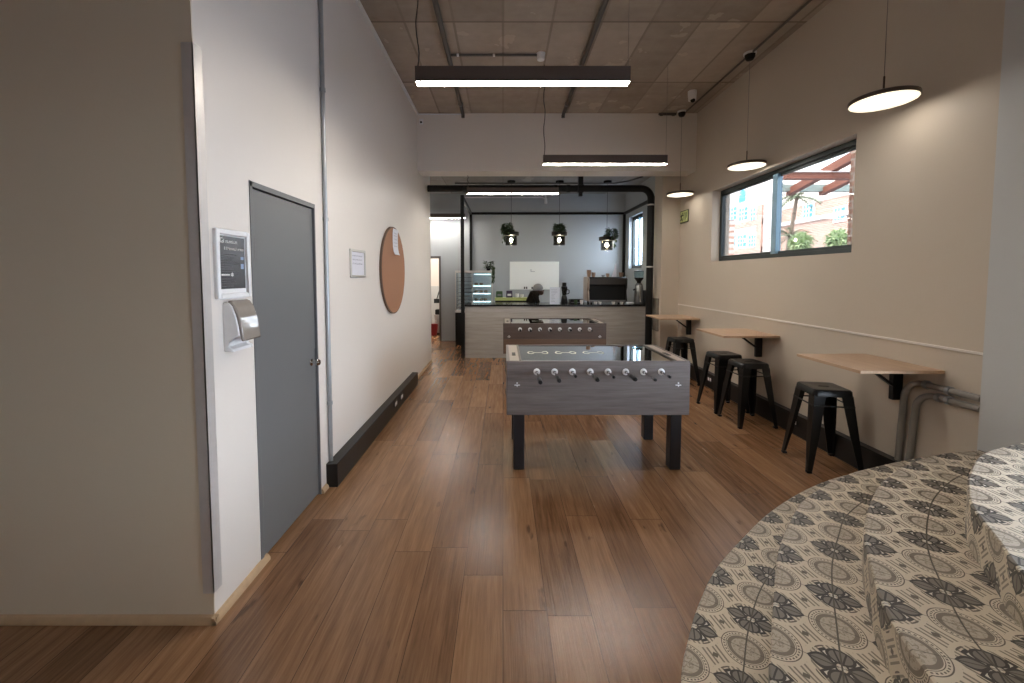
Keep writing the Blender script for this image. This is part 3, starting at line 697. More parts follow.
spots = [(2.650, 3.305, -0.16, 'black metal stool with a slotted seat, the nearest one, under the near wall table'),
         (2.615, 4.275, 0.03, 'black metal stool, nearer of the pair under the middle wall table'),
         (2.600, 4.730, 0.06, 'black metal stool, farther of the pair under the middle wall table'),
         (2.600, 5.890, 0.06, 'black metal stool under the far wall table in the corner')]
for i, (x, y, r, lab) in enumerate(spots):
    o = stool if i == 0 else copy_tree(stool)
    o.location = (x, y, 0); o.rotation_euler.z = r; o['label'] = lab

# ---------------------------------------------------------------- lamps
BL = 1.46
def bar_light(name, label, x0, y, ztop, wires, z0=2.885, z1=2.985):
    t = thing(name, label, 'pendant light', (x0 + BL / 2, y, z0), 'linear bar pendants')
    x1 = x0 + BL
    MB().box(x0, x1, y - 0.036, y - 0.030, z0, z1).box(x0, x1, y + 0.030, y + 0.036, z0, z1).box(x0, x0 + 0.006, y - 0.03, y + 0.03, z0, z1).box(x1 - 0.006, x1, y - 0.03, y + 0.03, z0, z1).box(x0 + 0.006, x1 - 0.006, y - 0.03, y + 0.03, z0 + 0.02, z1).build('housing', M['housing'], t, bevel=0.002)
    MB().box(x0 + 0.006, x1 - 0.006, y - 0.030, y + 0.030, z0 - 0.004, z0 + 0.02).build('diffuser', M['bar'], t)
    for i, xx in enumerate((x0 + 0.012, x1 - 0.012)):
        if i == 0:
            pts = [(xx + (0.010 * math.sin(k * 1.7) if 0 < k < 10 else 0), y + (0.006 * math.sin(k * 2.3) if 0 < k < 10 else 0), z1 + (ztop - z1) * k / 10) for k in range(11)]
            MB().tube(catmull(pts, 3), 0.0045, 6).build('power_cable', M['cable'], t)
        MB().cyl((xx + 0.004, y, z1), (xx + 0.004, y, ztop), 0.0014, n=6).build('suspension_wire', M['wire'], t)
    return t
bar_light('bar_pendant', 'long bar light hanging nearest, under the concrete ceiling', -0.596, 2.85, ZC, 2)
bar_light('bar_pendant', 'bar light hanging between the near one and the white beam, right of centre', 0.474, 4.87, ZC, 2)
bar_light('bar_pendant', 'bar light hanging under the white beam, in front of the black duct', -0.575, 6.55, 3.165, 2, 2.875, 2.965)
bar_light('bar_pendant', 'bar light in the kitchen passage at far left, half hidden by the wall', -2.33, 9.38, ZK, 2)

def disc_light(label, x, y, ztop=ZC):
    t = thing('disc_pendant', label, 'pendant light', (x, y, 2.79), 'disc pendants along the right wall')
    R, z = 0.19, 2.79
    n = 40
    MB().lathe([(R, z + 0.0), (R + 0.003, z + 0.004), (R + 0.002, z + 0.026), (R - 0.012, z + 0.034), (0.03, z + 0.040), (0.012, z + 0.044), (0.001, z + 0.045)], (x, y, 0), n).build('shade', M['discmetal'], t)
    MB().lathe([(0.001, z - 0.003), (0.115, z - 0.003), (0.117, z + 0.001)], (x, y, 0), n).build('bright_diffuser', M['disc'], t)
    MB().lathe([(0.117, z - 0.0005), (R - 0.004, z - 0.0005), (R - 0.003, z + 0.003), (0.117, z + 0.003)], (x, y, 0), n).build('outer_diffuser', M['discring'], t)
    MB().cyl((x, y, z + 0.04), (x, y, z + 0.175), 0.006, n=10).build('stem', M['discmetal'], t)
    MB().cyl((x, y, z + 0.175), (x, y, ztop - 0.06), 0.0022, n=6).build('cord', M['wire'], t)
    rs = MB().lathe([(0.062, ztop - 0.022), (0.066, ztop - 0.004), (0.066, ztop)], (x, y, 0), 20).build('ceiling_rose', M['whiteplastic'], t)
    MB().lathe([(0.001, ztop - 0.082), (0.035, ztop - 0.075), (0.05, ztop - 0.05), (0.054, ztop - 0.022)], (x, y, 0), 20).build('rose_cup', M['black'], rs)
    return t
bar_light('bar_pendant', 'bar light hanging behind the viewpoint over the entrance side', -0.3, -1.15, ZC, 2)
disc_light('flat round disc lamp hanging nearest, right of the window', 2.675, 2.92)
disc_light('flat round disc lamp hanging by the left end of the window', 2.735, 4.62)
disc_light('flat round disc lamp hanging farthest, by the green exit sign', 2.685, 6.215)

def leaf(mb, p, d, L, wd, up=Vector((0, 0, 1))):
    p = Vector(p); d = Vector(d).normalized(); s = d.cross(up)
    s = s.normalized() if s.length > 1e-3 else Vector((1, 0, 0)); nn = s.cross(d)
    mb.add([p, p + d * L * 0.45 + s * wd / 2 + nn * L * 0.06, p + d * L - nn * L * 0.1, p + d * L * 0.45 - s * wd / 2 + nn * L * 0.06, p + d * L * 0.45], [(0, 1, 4), (1, 2, 4), (2, 3, 4), (3, 0, 4)])

def planter_lamp(label, x, y, dz, side):
    z = 2.19 - dz
    t = thing('planter_lamp', label, 'pendant light', (x, y, z), 'plant lamps over the counter')
    MB().lathe([(0.118, z), (0.122, z + 0.01), (0.122, z + 0.20), (0.116, z + 0.20), (0.114, z + 0.012), (0.001, z + 0.012)], (x, y, 0), 24).build('glass_shade', M['jar'], t)
    MB().lathe([(0.001, z + 0.075), (0.022, z + 0.082), (0.032, z + 0.105), (0.026, z + 0.13), (0.014, z + 0.15)], (x, y, 0), 16).build('bulb', M['bulb'], t)
    MB().cyl((x, y, z + 0.145), (x, y, z + 0.24), 0.02, n=12).build('bulb_holder', M['black'], t)
    c = MB().lathe([(0.124, z + 0.195), (0.16, z + 0.20), (0.162, z + 0.27), (0.155, z + 0.275), (0.15, z + 0.215), (0.012, z + 0.21)], (x, y, 0), 24)
    c.build('planter_ring', M['black'], t)
    dx = side * 0.08; yo = 0.0 if side else 0.05
    MB().box(x - side * 0.02 - 0.045, x - side * 0.02 + 0.045, y - 0.05, y + 0.05, z + 0.215, z + 0.32).build('ballast_box', M['black'], t, bevel=0.01)
    p = MB(); rnd = random.Random(int(x * 100))
    for i in range(380):
        a = rnd.uniform(0, 2 * PI); h = rnd.uniform(0.0, 1); rr_ = 0.085 * math.sqrt(1 - (h * 0.8) ** 2)
        q = (x + dx + rr_ * math.cos(a), y + rr_ * math.sin(a) - 0.04 + yo, z + 0.24 + h * 0.20)
        leaf(p, q, (math.cos(a) + side * 0.3, math.sin(a), rnd.uniform(-0.9, 0.5)), rnd.uniform(0.05, 0.1), 0.03)
    for i in range(40 if side else 0):
        h = rnd.uniform(-0.12, 0.2)
        leaf(p, (x + dx * 1.9 + rnd.uniform(-0.03, 0.03), y - 0.06 + rnd.uniform(-0.05, 0.03), z + 0.2 + h), (side * rnd.uniform(-0.2, 0.6), rnd.uniform(-0.6, 0.2), -1), 0.07, 0.025)
    p.build('plant', M['leaf'], t, smooth=False)
    MB().cyl((x, y, z + 0.24), (x, y, ZK - 0.03), 0.004, n=6).build('cord', M['cable'], t)
    MB().lathe([(0.03, ZK - 0.05), (0.08, ZK - 0.042), (0.085, ZK)], (x, y, 0), 20).build('ceiling_rose', M['black'], t)
planter_lamp('smoked glass lamp with a trailing plant, leftmost of three over the counter', 0.17, 8.4, 0.0, -1)
planter_lamp('smoked glass lamp with a bushy plant, middle of three over the counter', 1.16, 8.4, 0.0, 0)
planter_lamp('smoked glass lamp with a trailing plant, rightmost and lowest of three over the counter', 2.14, 8.4, 0.10, 1)

# ---------------------------------------------------------------- conduits, pipes, cameras
def conduit(name, pts, r, mat, label, cat='conduit', clips=(), n=12, clipmat=None, group=None):
    t = thing(name, label, cat, pts[0], group)
    MB().tube(pts, r, n).build('pipe', mat, t)
    for c, d in clips:
        c = Vector(c); d = Vector(d)
        MB().cyl(c - d * 0.012, c + d * 0.012, r * 1.35, n=n).build('clip', clipmat or mat, t)
    return t
conduit('wall_conduit', [(XL + 0.016, 2.98, 0.178), (XL + 0.016, 2.98, ZC - 0.03)], 0.015, M['galv'], 'thin galvanised conduit running up the left wall beside the grey door', clips=[((XL + 0.016, 2.98, z), (0, 0, 1)) for z in (0.62, 1.98, 2.9)])
for xx, lab in ((-0.605, 'straight conduit along the concrete ceiling, left of the middle'), (0.91, 'straight conduit along the concrete ceiling, right of the middle')):
    conduit('ceiling_conduit', [(xx, -1.5, ZC - 0.026), (xx, 6.24, ZC - 0.026), (xx + 0.0, 6.262, ZC - 0.04), (xx, 6.265, ZC - 0.075)], 0.026, M['darkpipe'], lab, clips=[((xx, y, ZC - 0.026), (0, 1, 0)) for y in (1.6, 3.1, 5.9)], clipmat=M['greymetal'], group='ceiling conduits')
t = conduit('cross_conduit', [(-0.58, 4.63, ZC - 0.018), (0.38, 4.63, ZC - 0.018)], 0.013, M['darkpipe'], 'short thin conduit crossing the ceiling to a small junction box', clips=[((-0.1, 4.63, ZC - 0.018), (1, 0, 0)), ((-0.5, 4.63, ZC - 0.018), (1, 0, 0))], clipmat=M['whiteplastic'])
MB().lathe([(0.03, ZC - 0.075), (0.04, ZC - 0.07), (0.045, ZC - 0.02), (0.05, ZC)], (0.42, 4.63, 0), 16).build('junction_box', M['whiteplastic'], t)
conduit('supply_conduit', [(2.735, 1.0, ZC - 0.014), (2.735, 6.28, ZC - 0.014)], 0.012, M['darkpipe'], 'thin dark supply conduit along the ceiling over the disc lamps')
conduit('beam_conduit', [(2.36, 6.27, ZC - 0.02), (2.62, 6.27, ZC - 0.02)], 0.018, M['darkpipe'], 'short dark conduit under the ceiling at the right of the white beam', clips=[((2.40, 6.27, ZC - 0.03), (0, 0, 1)), ((2.58, 6.27, ZC - 0.03), (0, 0, 1))])
conduit('beam_cable', [(-1.27, 6.28, ZC - 0.018), (-0.63, 6.28, ZC - 0.018)], 0.009, M['whiteplastic'], 'thin white cable sleeve under the ceiling at the left of the white beam', 'cable')
t = thing('security_camera', 'small white dome camera on the ceiling between the disc lamps', 'camera', (2.53, 5.55, ZC - 0.14))
MB().lathe([(0.052, ZC - 0.085), (0.056, ZC - 0.02), (0.056, ZC)], (2.53, 5.55, 0), 20).build('mount', M['whiteplastic'], t)
MB().lathe([(0.03, ZC - 0.13), (0.05, ZC - 0.12), (0.052, ZC - 0.085)], (2.53, 5.55, 0), 20).build('body', M['whiteplastic'], t)
MB().ball((2.53, 5.53, ZC - 0.125), 0.032, 14).build('lens', M['black'], t)
t = thing('motion_sensor', 'tiny white sensor in the top left corner of the white beam', 'sensor', (-1.24, 6.26, 3.88))
MB().box(-1.27, -1.21, 6.258, 6.29, 3.86, 3.94).build('body', M['whiteplastic'], t, bevel=0.008)
MB().ball((-1.24, 6.256, 3.885), 0.016, 10).build('lens', M['black'], t)
# two grey pipes rising from the floor and bending along the wall
def bent(y, z, r, lab, zb=0.0):
    R = 0.13; yb_ = y; y = y - 0.03
    pts = [(2.929, yb_, zb), (2.929, y, z - R)] + [(2.929, y - R + R * math.cos(a), z - R + R * math.sin(a)) for a in [PI / 2 * i / 8 for i in range(1, 9)]] + [(2.929, 2.44, z)]
    conduit('bent_pipe', pts, r, M['greypipe'], lab, 'pipe', clips=[((2.929, 2.62, z), (0, 1, 0)), ((2.929, y - R - 0.02, z), (0, 1, 0))], clipmat=M['galv'], group='bent grey pipes', n=14)
bent(2.945, 0.815, 0.021, 'grey bent pipe on the right wall, the outer higher one')
bent(2.86, 0.75, 0.021, 'grey bent pipe on the right wall, the inner lower one', 0.17)
# black ventilation duct
PY = 7.04; PX = 2.543; PZ = 3.06; R = 0.17
pts = [(-2.9, PY + 0.35, PZ), (-1.0, PY + 0.35, PZ), (0.6, PY + 0.1, PZ), (1.0, PY, PZ), (PX - R, PY, PZ)] + [(PX - R + R * math.sin(a), PY, PZ - R + R * math.cos(a)) for a in [PI / 2 * i / 8 for i in range(1, 9)]] + [(PX, PY, 0.0)]
pts = [(-1.29, PY, PZ), (PX - R, PY, PZ)] + pts[5:]
t = thing('ventilation_duct', 'thick black round duct crossing above the counter and dropping down by the pier', 'duct', (PX, PY, 0))
MB().tube(pts, 0.058, 20).build('pipe', M['black'], t)
h = MB().box(1.29, 1.37, PY - 0.035, PY + 0.035, PZ + 0.06, ZK); h.cyl((1.28, PY, PZ), (1.38, PY, PZ), 0.070, n=20); h.box(1.30, 1.36, PY - 0.03, PY + 0.03, PZ - 0.13, PZ - 0.06)
h.build('hanger', M['black'], t)
for a, b in (((0.9, PY, PZ), (1, 0, 0)), ((1.12, PY, PZ), (1, 0, 0))):
    MB().cyl(Vector(a) - Vector(b) * 0.03, Vector(a) + Vector(b) * 0.03, 0.065, n=20).build('coupling', M['black'], t)
for z in (1.72, 2.78):
    MB().cyl((PX, PY, z - 0.012), (PX, PY, z + 0.012), 0.062, n=20).build('band', M['steel'], t)
# kitchen ceiling lines
conduit('kitchen_conduit', [(-0.9, 9.62, 3.40), (0.9, 9.62, 3.40), (0.98, 9.62, 3.38)], 0.014, M['whiteplastic'], 'thin pale conduit along the top of the kitchen back wall')
t = thing('spot_lamp', 'small white spotlight at the end of the pale kitchen conduit', 'spotlight', (1.0, 9.6, 3.26))
MB().cyl((1.0, 9.6, ZK), (1.0, 9.6, 3.36), 0.02, n=12).build('mount', M['whiteplastic'], t)
MB().lathe([(0.035, 3.25), (0.038, 3.26), (0.03, 3.36), (0.012, 3.37)], (1.0, 9.57, 0), 16).build('lamp_head', M['whiteplastic'], t)
conduit('kitchen_pipe', [(-1.0, 8.52, ZK - 0.02), (2.3, 8.52, ZK - 0.02), (2.55, 8.3, ZK - 0.02), (2.7, 7.95, ZK - 0.02)], 0.015, M['darkpipe'], 'thin dark conduit on the kitchen ceiling linking the plant lamps')

# ---------------------------------------------------------------- things on the left wall
t = thing('framed_poster', 'white framed black notice hanging above the towel dispenser', 'poster', (XL, 1.955, 1.46))
y0, y1, z0, z1 = 1.835, 2.078, 1.462, 1.785
MB().box(XL, XL + 0.02, y0, y0 + 0.022, z0, z1).box(XL, XL + 0.02, y1 - 0.022, y1, z0, z1).box(XL, XL + 0.02, y0 + 0.022, y1 - 0.022, z0, z0 + 0.024).box(XL, XL + 0.02, y0 + 0.022, y1 - 0.022, z1 - 0.024, z1).build('frame', M['whiteframe'], t, bevel=0.005)
Bx(XL, XL + 0.006, y0 + 0.02, y1 - 0.02, z0 + 0.02, z1 - 0.02).build('mount', M['whiteframe'], t)
pp = Bx(XL + 0.006, XL + 0.008, y0 + 0.03, y1 - 0.03, z0 + 0.045, z1 - 0.03).build('print', M['poster'], t)
rn = random.Random(3)
def glyphs(mb, x, ya, yb, z, h, gap=0.004):
    y = ya
    while y < yb:
        wd = rn.uniform(0.35, 0.9) * h
        k = rn.randint(0, 3)
        if k == 0: mb.box(x, x + 0.0006, y, y + wd * 0.35, z, z + h)
        if k == 1: mb.box(x, x + 0.0006, y, y + wd, z, z + h * 0.25).box(x, x + 0.0006, y, y + wd * 0.3, z, z + h * 0.8)
        if k == 2: mb.box(x, x + 0.0006, y, y + wd, z + h * 0.5, z + h * 0.75).box(x, x + 0.0006, y + wd * 0.6, y + wd, z, z + h * 0.75)
        if k == 3: mb.box(x, x + 0.0006, y, y + wd * 0.3, z, z + h * 0.7).box(x, x + 0.0006, y + wd * 0.7, y + wd, z, z + h * 0.7).box(x, x + 0.0006, y, y + wd, z + h * 0.5, z + h * 0.7)
        y += wd + gap
    return mb
X8 = XL + 0.008
hd = glyphs(MB(), X8, y0 + 0.04, y0 + 0.15, z1 - 0.062, 0.017, 0.002)
hd.tube([(X8 + 0.0004, y0 + 0.053, z1 - 0.042), (X8 + 0.0004, y0 + 0.040, z1 - 0.040), (X8 + 0.0004, y0 + 0.038, z1 - 0.058), (X8 + 0.0004, y0 + 0.055, z1 - 0.062)], 0.0028, 6)
glyphs(hd, X8, y0 + 0.065, y1 - 0.045, z1 - 0.094, 0.014, 0.001)
hd.box(X8, X8 + 0.0005, y0 + 0.04, y0 + 0.10, z0 + 0.108, z0 + 0.115)
n = 12
hd.prism([(y0 + 0.116 + (0.012 if i % 2 else 0.007) * math.cos(2 * PI * i / n), z0 + 0.112 + (0.012 if i % 2 else 0.007) * math.sin(2 * PI * i / n)) for i in range(n)], 'x', X8, X8 + 0.0006)
hd.build('white_lettering', M['chalk'], pp)
sm = MB()
for k in range(14):
    z = z1 - 0.118 - k * 0.0115
    glyphs(sm, X8, y0 + 0.04, y0 + 0.04 + rn.uniform(0.08, 0.13), z, 0.005, 0.001)
sm.build('small_print', M['dimprint'], pp)
MB().box(X8, X8 + 0.0005, y1 - 0.062, y1 - 0.04, z0 + 0.14, z0 + 0.165).box(X8, X8 + 0.0005, y1 - 0.062, y1 - 0.04, z0 + 0.185, z0 + 0.2).build('blue_box', M['blueprint'], pp)

t = thing('towel_dispenser', 'white wall dispenser with a smoky brown plastic cover beside the grey door', 'dispenser', (XL, 1.97, 1.21))
y0, y1 = 1.885, 2.04
prof = [(XL, 1.212), (XL + 0.046, 1.210), (XL + 0.043, 1.224), (XL + 0.022, 1.236), (XL + 0.026, 1.256), (XL + 0.044, 1.274), (XL + 0.074, 1.284), (XL + 0.068, 1.33), (XL + 0.056, 1.385), (XL + 0.042, 1.425), (XL + 0.028, 1.442), (XL, 1.444)]
MB().prism(prof, 'y', y0, y0 + 0.016).build('side_panel', M['whiteplastic'], t, bevel=0.004)
MB().prism(prof, 'y', y1 - 0.016, y1).build('side_panel', M['whiteplastic'], t, bevel=0.004)
bk = [(XL, 1.212), (XL + 0.043, 1.211), (XL + 0.040, 1.224), (XL + 0.018, 1.236), (XL + 0.016, 1.30), (XL + 0.016, 1.438), (XL, 1.44)]
MB().prism(bk, 'y', y0 + 0.016, y1 - 0.016).build('back_body', M['whiteplastic'], t)
cv = [(XL + 0.020, 1.440), (XL + 0.046, 1.405), (XL + 0.064, 1.34), (XL + 0.074, 1.275), (XL + 0.080, 1.258), (XL + 0.090, 1.262), (XL + 0.084, 1.31), (XL + 0.074, 1.365), (XL + 0.060, 1.415), (XL + 0.040, 1.446), (XL + 0.022, 1.454)]
MB().prism(cv, 'y', y0 + 0.008, y1 - 0.008).build('cover', M['smoke'], t, bevel=0.005)

t = thing('framed_notice', 'small silver framed white notice hanging left of the round cork board', 'notice', (XL, 3.65, 1.55))
y0, y1, z0, z1 = 3.465, 3.835, 1.552, 1.80
MB().box(XL, XL + 0.015, y0, y0 + 0.022, z0, z1).box(XL, XL + 0.015, y1 - 0.022, y1, z0, z1).box(XL, XL + 0.015, y0 + 0.022, y1 - 0.022, z0, z0 + 0.022).box(XL, XL + 0.015, y0 + 0.022, y1 - 0.022, z1 - 0.022, z1).build('frame', M['silverframe'], t, bevel=0.003)
pp = Bx(XL, XL + 0.005, y0 + 0.02, y1 - 0.02, z0 + 0.02, z1 - 0.02).build('paper', M['paper'], t)
gm = MB()
for z in (1.738, 1.703, 1.668): glyphs(gm, XL + 0.005, y0 + 0.06, y1 - 0.07, z, 0.016, 0.005)
gm.build('printed_line', M['ink'], pp)

t = thing('cork_board', 'large round cork notice board on the left wall', 'notice board', (XL, 4.80, 1.12))
MB().lathe([(0.505, 0.001), (0.51, 0.004), (0.51, 0.024), (0.495, 0.026)], (XL, 4.80, 1.63), 64, 'x').build('backing', M['corkedge'], t)
MB().lathe([(0.496, 0.026), (0.496, 0.028), (0.001, 0.0281)], (XL, 4.80, 1.63), 64, 'x').build('cork_face', M['cork'], t)
ppr = MB(); xs = [0.040, 0.034, 0.033, 0.036, 0.044, 0.058]
P = [(XL + xs[i], z) for i, z in enumerate((2.115, 2.06, 1.98, 1.90, 1.845, 1.815))]
vs = [(x, 4.72, z) for x, z in P] + [(x, 4.945, z) for x, z in P]; vs += [(x - 0.0015, y, z) for x, y, z in vs]
fs = []
for i in range(5): fs += [(i, i + 1, 7 + i, 6 + i), (12 + i, 18 + i, 19 + i, 13 + i), (i, 12 + i, 13 + i, i + 1), (6 + i, 7 + i, 19 + i, 18 + i)]
fs += [(0, 6, 18, 12), (5, 17, 23, 11)]
ppr.add(vs, fs)
t2 = thing('paper_sheet', 'narrow white paper sheet pinned to the top of the cork board', 'paper', (XL + 0.028, 4.83, 1.815))
ppr.build('sheet', M['paper'], t2)
gm = MB()
for z in (2.06, 2.03, 1.99, 1.95, 1.91): glyphs(gm, XL + 0.0372, 4.75, 4.9, z, 0.012, 0.004)
gm.build('printed_line', M['ink'], t2)
MB().lathe([(0.001, 0.02), (0.008, 0.018), (0.01, 0.012), (0.006, 0.006), (0.006, 0.0)], (XL + 0.034, 4.83, 2.10), 12, 'x').build('pin', M['whiteplastic'], t2)

# exit sign
t = thing('exit_sign', 'small green running man exit sign high on the right wall by the pier', 'exit sign', (XR, 6.67, 2.42))
y0, y1, z0, z1 = 6.49, 6.775, 2.425, 2.625
Bx(XR - 0.012, XR, y0, y1, z0, z1).build('board', M['exitdark'], t, bevel=0.002)
Bx(XR - 0.014, XR - 0.012, y0 + 0.014, y1 - 0.014, z0 + 0.014, z1 - 0.014).build('green_face', M['exit'], t)
X = XR - 0.0155
fg = MB(); P2 = lambda a, b: (X + 0.0008, y1 - a, z0 + b)          # a runs to the viewer's right
fg.cyl((X, y1 - 0.085, z0 + 0.158), (X + 0.0015, y1 - 0.085, z0 + 0.158), 0.014, n=14)
for q in ([(0.08, 0.14), (0.07, 0.09)], [(0.07, 0.09), (0.095, 0.062), (0.09, 0.03)], [(0.07, 0.09), (0.055, 0.055), (0.028, 0.05)], [(0.08, 0.135), (0.108, 0.118), (0.12, 0.13)], [(0.08, 0.135), (0.05, 0.125), (0.042, 0.10)]):
    fg.tube([P2(*p) for p in q], 0.0085, 6)
fg.build('running_figure', M['exitdark'], t)
ar = MB(); ar.tube([P2(0.15, 0.045), P2(0.15, 0.155), P2(0.20, 0.155), P2(0.20, 0.045)], 0.006, 6); 
ar.prism([(y1 - 0.225, z0 + 0.10), (y1 - 0.255, z0 + 0.10), (y1 - 0.24, z0 + 0.06)], 'x', X, X + 0.0015); ar.tube([P2(0.24, 0.16), P2(0.24, 0.10)], 0.006, 6)
ar.build('door_symbol', M['exitdark'], t)
Bx(2.622, 2.65, 6.86, 7.12, 0.62, 1.18).build('pier_board', M['pierwood'])
tag(bpy.data.objects['pier_board'], 'small grey brown board on the side of the pier beside the black duct', 'board')

# ---------------------------------------------------------------- serving counter
CY0, CZ, CXL = 7.63, 1.02, -0.72
t = thing('serving_counter', 'long bar counter clad in weathered grey boards with a black top', 'counter', (1.0, 7.95, 0))
Bx(CXL, 2.88, CY0 + 0.02, CY0 + 0.06, 0.0, CZ - 0.035).build('front_panel', M['barwood'], t)
Bx(CXL, CXL + 0.03, CY0 + 0.06, 8.25, 0.0, CZ - 0.035).build('end_panel', M['black'], t)
Bx(CXL + 0.03, 2.88, 8.2, 8.23, 0.0, CZ - 0.035).build('rear_panel', M['black'], t)
Bx(CXL - 0.005, 2.89, CY0, 8.29, CZ - 0.035, CZ).build('worktop', M['worktop'], t, bevel=0.003)

FZ = 3.06
t = thing('counter_frame', 'black steel frame of posts and rails standing round the counter area', 'frame', (-0.76, 8.6, 0))
pr = lambda a: a
Bx(-0.79, -0.725, 7.585, 7.628, 0, FZ).build('post', M['black'], t)
Bx(-0.79, -0.73, YB - 0.055, YB - 0.001, 0.02, FZ).build('post', M['black'], t)
Bx(KX - 0.055, KX - 0.001, YB - 0.055, YB - 0.001, 0.02, FZ).build('post', M['black'], t)
Bx(-0.785, -0.735, 7.628, YB - 0.055, FZ - 0.055, FZ).build('rail', M['black'], t)
Bx(-0.73, KX - 0.055, YB - 0.05, YB - 0.001, FZ - 0.05, FZ).build('rail', M['black'], t)
Bx(KX - 0.05, KX - 0.001, 7.16, YB - 0.055, FZ - 0.05, FZ).build('rail', M['black'], t)

# back of the kitchen
def top_of(Z, name, label, cat, mat, fn, group=None): pass
t = thing('back_counter', 'low dark worktop along the kitchen back wall', 'counter', (1.55, 9.4, 0))
Bx(0.2, KX - 0.06, 9.1, 9.64, 0, 0.86).build('carcass', M['black'], t)
Bx(0.18, KX - 0.058, 9.07, 9.642, 0.86, 0.90).build('worktop', M['worktop'], t)
t = thing('white_board', 'big glossy white board on the kitchen back wall', 'board', (0.75, YB, 1.22))
Bx(0.16, 1.335, YB - 0.02, YB - 0.001, 1.235, 1.90).build('panel', M['whiteboard'], t, bevel=0.003)
MB().box(0.66, 0.76, YB - 0.022, YB - 0.02, 1.66, 1.67).box(0.66, 0.675, YB - 0.022, YB - 0.02, 1.67, 1.72).build('mark', M['ink'], t)
for xx in (0.50, 0.55, 0.68):
    Bx(xx, xx + 0.03, YB - 0.03, YB - 0.02, 1.25, 1.30).build('clip', M['black'], t)
# display case
x0, x1, y0, y1 = -1.07, -0.24, 9.05, 9.60
t = thing('display_case', 'tall lit glass display case on a black base at the left of the kitchen', 'display case', ((x0 + x1) / 2, 9.3, 0))
Bx(x0, x1, y0, y1, 0.0, 0.74).build('base', M['black'], t)
Bx(x0 - 0.01, x1 + 0.01, y0 - 0.01, y1 + 0.01, 0.74, 0.78).build('base_top', M['whiteplastic'], t)
c = MB()
for a in (x0, x1 - 0.02, -0.70):
    c.box(a, a + 0.02, y0, y0 + 0.02, 0.78, 1.66)
for a in (x0, x1 - 0.02): c.box(a, a + 0.02, y1 - 0.02, y1, 0.78, 1.66)
c.box(x0, x1, y0, y0 + 0.02, 1.63, 1.66).box(x0, x1, y1 - 0.02, y1, 1.63, 1.66).box(x0, x0 + 0.02, y0, y1, 1.63, 1.66).box(x1 - 0.02, x1, y0, y1, 1.63, 1.66)
c.build('case_frame', M['steel'], t)
Bx(x0, x1, y0, y1, 1.66, 1.68).build('case_top', M['steel'], t)
Bx(x0 + 0.02, x1 - 0.02, y1 - 0.03, y1 - 0.02, 0.8, 1.62).build('case_back', M['whiteplastic'], t)
Bx(x0 + 0.02, x1 - 0.02, y0 + 0.005, y0 + 0.01, 0.8, 1.63).build('front_glass', M['caseglass'], t)
for z in (0.98, 1.16, 1.33):
    s = Bx(-0.68, x1 - 0.03, y0 + 0.04, y1 - 0.04, z, z + 0.012).build('shelf', M['caseglass'], t)
    Bx(-0.67, x1 - 0.04, y0 + 0.03, y0 + 0.045, z - 0.008, z + 0.014).build('shelf_light', M['shelfglow'], s)
Bx(-0.66, x1 - 0.04, y0 + 0.2, y0 + 0.24, 1.585, 1.605).build('top_light', M['shelfglow'], t)
for k in range(9):
    z = 0.84 + k * 0.085
    Bx(x0 + 0.02, -0.70, y0 + 0.05, y1 - 0.05, z, z + 0.006).build('rack_tier', M['greymetal'], t)
rn = random.Random(5)
for i in range(8):
    zz_ = (0.992, 1.172, 1.342)[i % 3]; xx = -0.62 + 0.11 * (i // 3) + rn.uniform(0, 0.02)
    o = MB().lathe([(0.03, 0), (0.042, 0.03), (0.046, 0.045), (0.03, 0.062), (0.001, 0.066)], (xx, y0 + 0.14, zz_), 12).build('muffin', M['brownjar'])
    tag(o, 'small brown bake on a shelf of the lit display case', 'bake', 'bakes in the display case')
# plant on the case
t = thing('trailing_plant', 'small dark trailing plant on top of the display case', 'plant', (-0.33, 9.2, 1.68))
MB().lathe([(0.04, 1.68), (0.06, 1.76), (0.062, 1.78), (0.001, 1.775)], (-0.33, 9.2, 0), 16).build('pot', M['black'], t)
p = MB(); rn = random.Random(8)
for i in range(120):
    a = rn.uniform(0, 2 * PI); rr_ = 0.09 * math.sqrt(rn.random())
    leaf(p, (-0.32 + rr_ * math.cos(a), 9.15 + rr_ * math.sin(a), 1.72 + rn.uniform(0, 0.15)), (math.cos(a), math.sin(a), rn.uniform(-0.5, 0.8)), 0.08, 0.04)
for i in range(60):
    leaf(p, (-0.215 + rn.uniform(-0.03, 0.03), 9.0 + rn.uniform(-0.02, 0.05), 1.42 + rn.uniform(0, 0.35)), (rn.uniform(-0.3, 0.4), rn.uniform(-0.5, 0.3), -1), 0.07, 0.03)
p.build('leaves', M['leaf'], t, smooth=False)
# lime shelf with packets
t = thing('lime_shelf', 'low black stand with a lime green top behind the counter', 'stand', (0.2, 8.98, 0))
Bx(-0.17, 0.55, 8.86, 9.04, 0.0, 1.02).build('stand', M['black'], t)
Bx(-0.18, 0.56, 8.85, 9.05, 1.02, 1.085).build('top', M['lime'], t, bevel=0.004)
def packet(x, y, z, w_, d_, h_, mat, name, label, cat, band=None):
    t = thing(name, label, cat, (x, y, z))
    n_ = [(x - w_ / 2, z), (x + w_ / 2, z), (x + w_ / 2 * 0.94, z + h_ * 0.86), (x + w_ * 0.46, z + h_), (x - w_ * 0.46, z + h_), (x - w_ / 2 * 0.94, z + h_ * 0.86)]
    MB().prism(n_, 'y', y - d_ / 2, y + d_ / 2).build('bag', mat, t, bevel=0.006)
    if band: Bx(x - w_ * 0.3, x + w_ * 0.3, y - d_ / 2 - 0.002, y - d_ / 2, z + h_ * 0.25, z + h_ * 0.55).build('pack_panel', band, t)
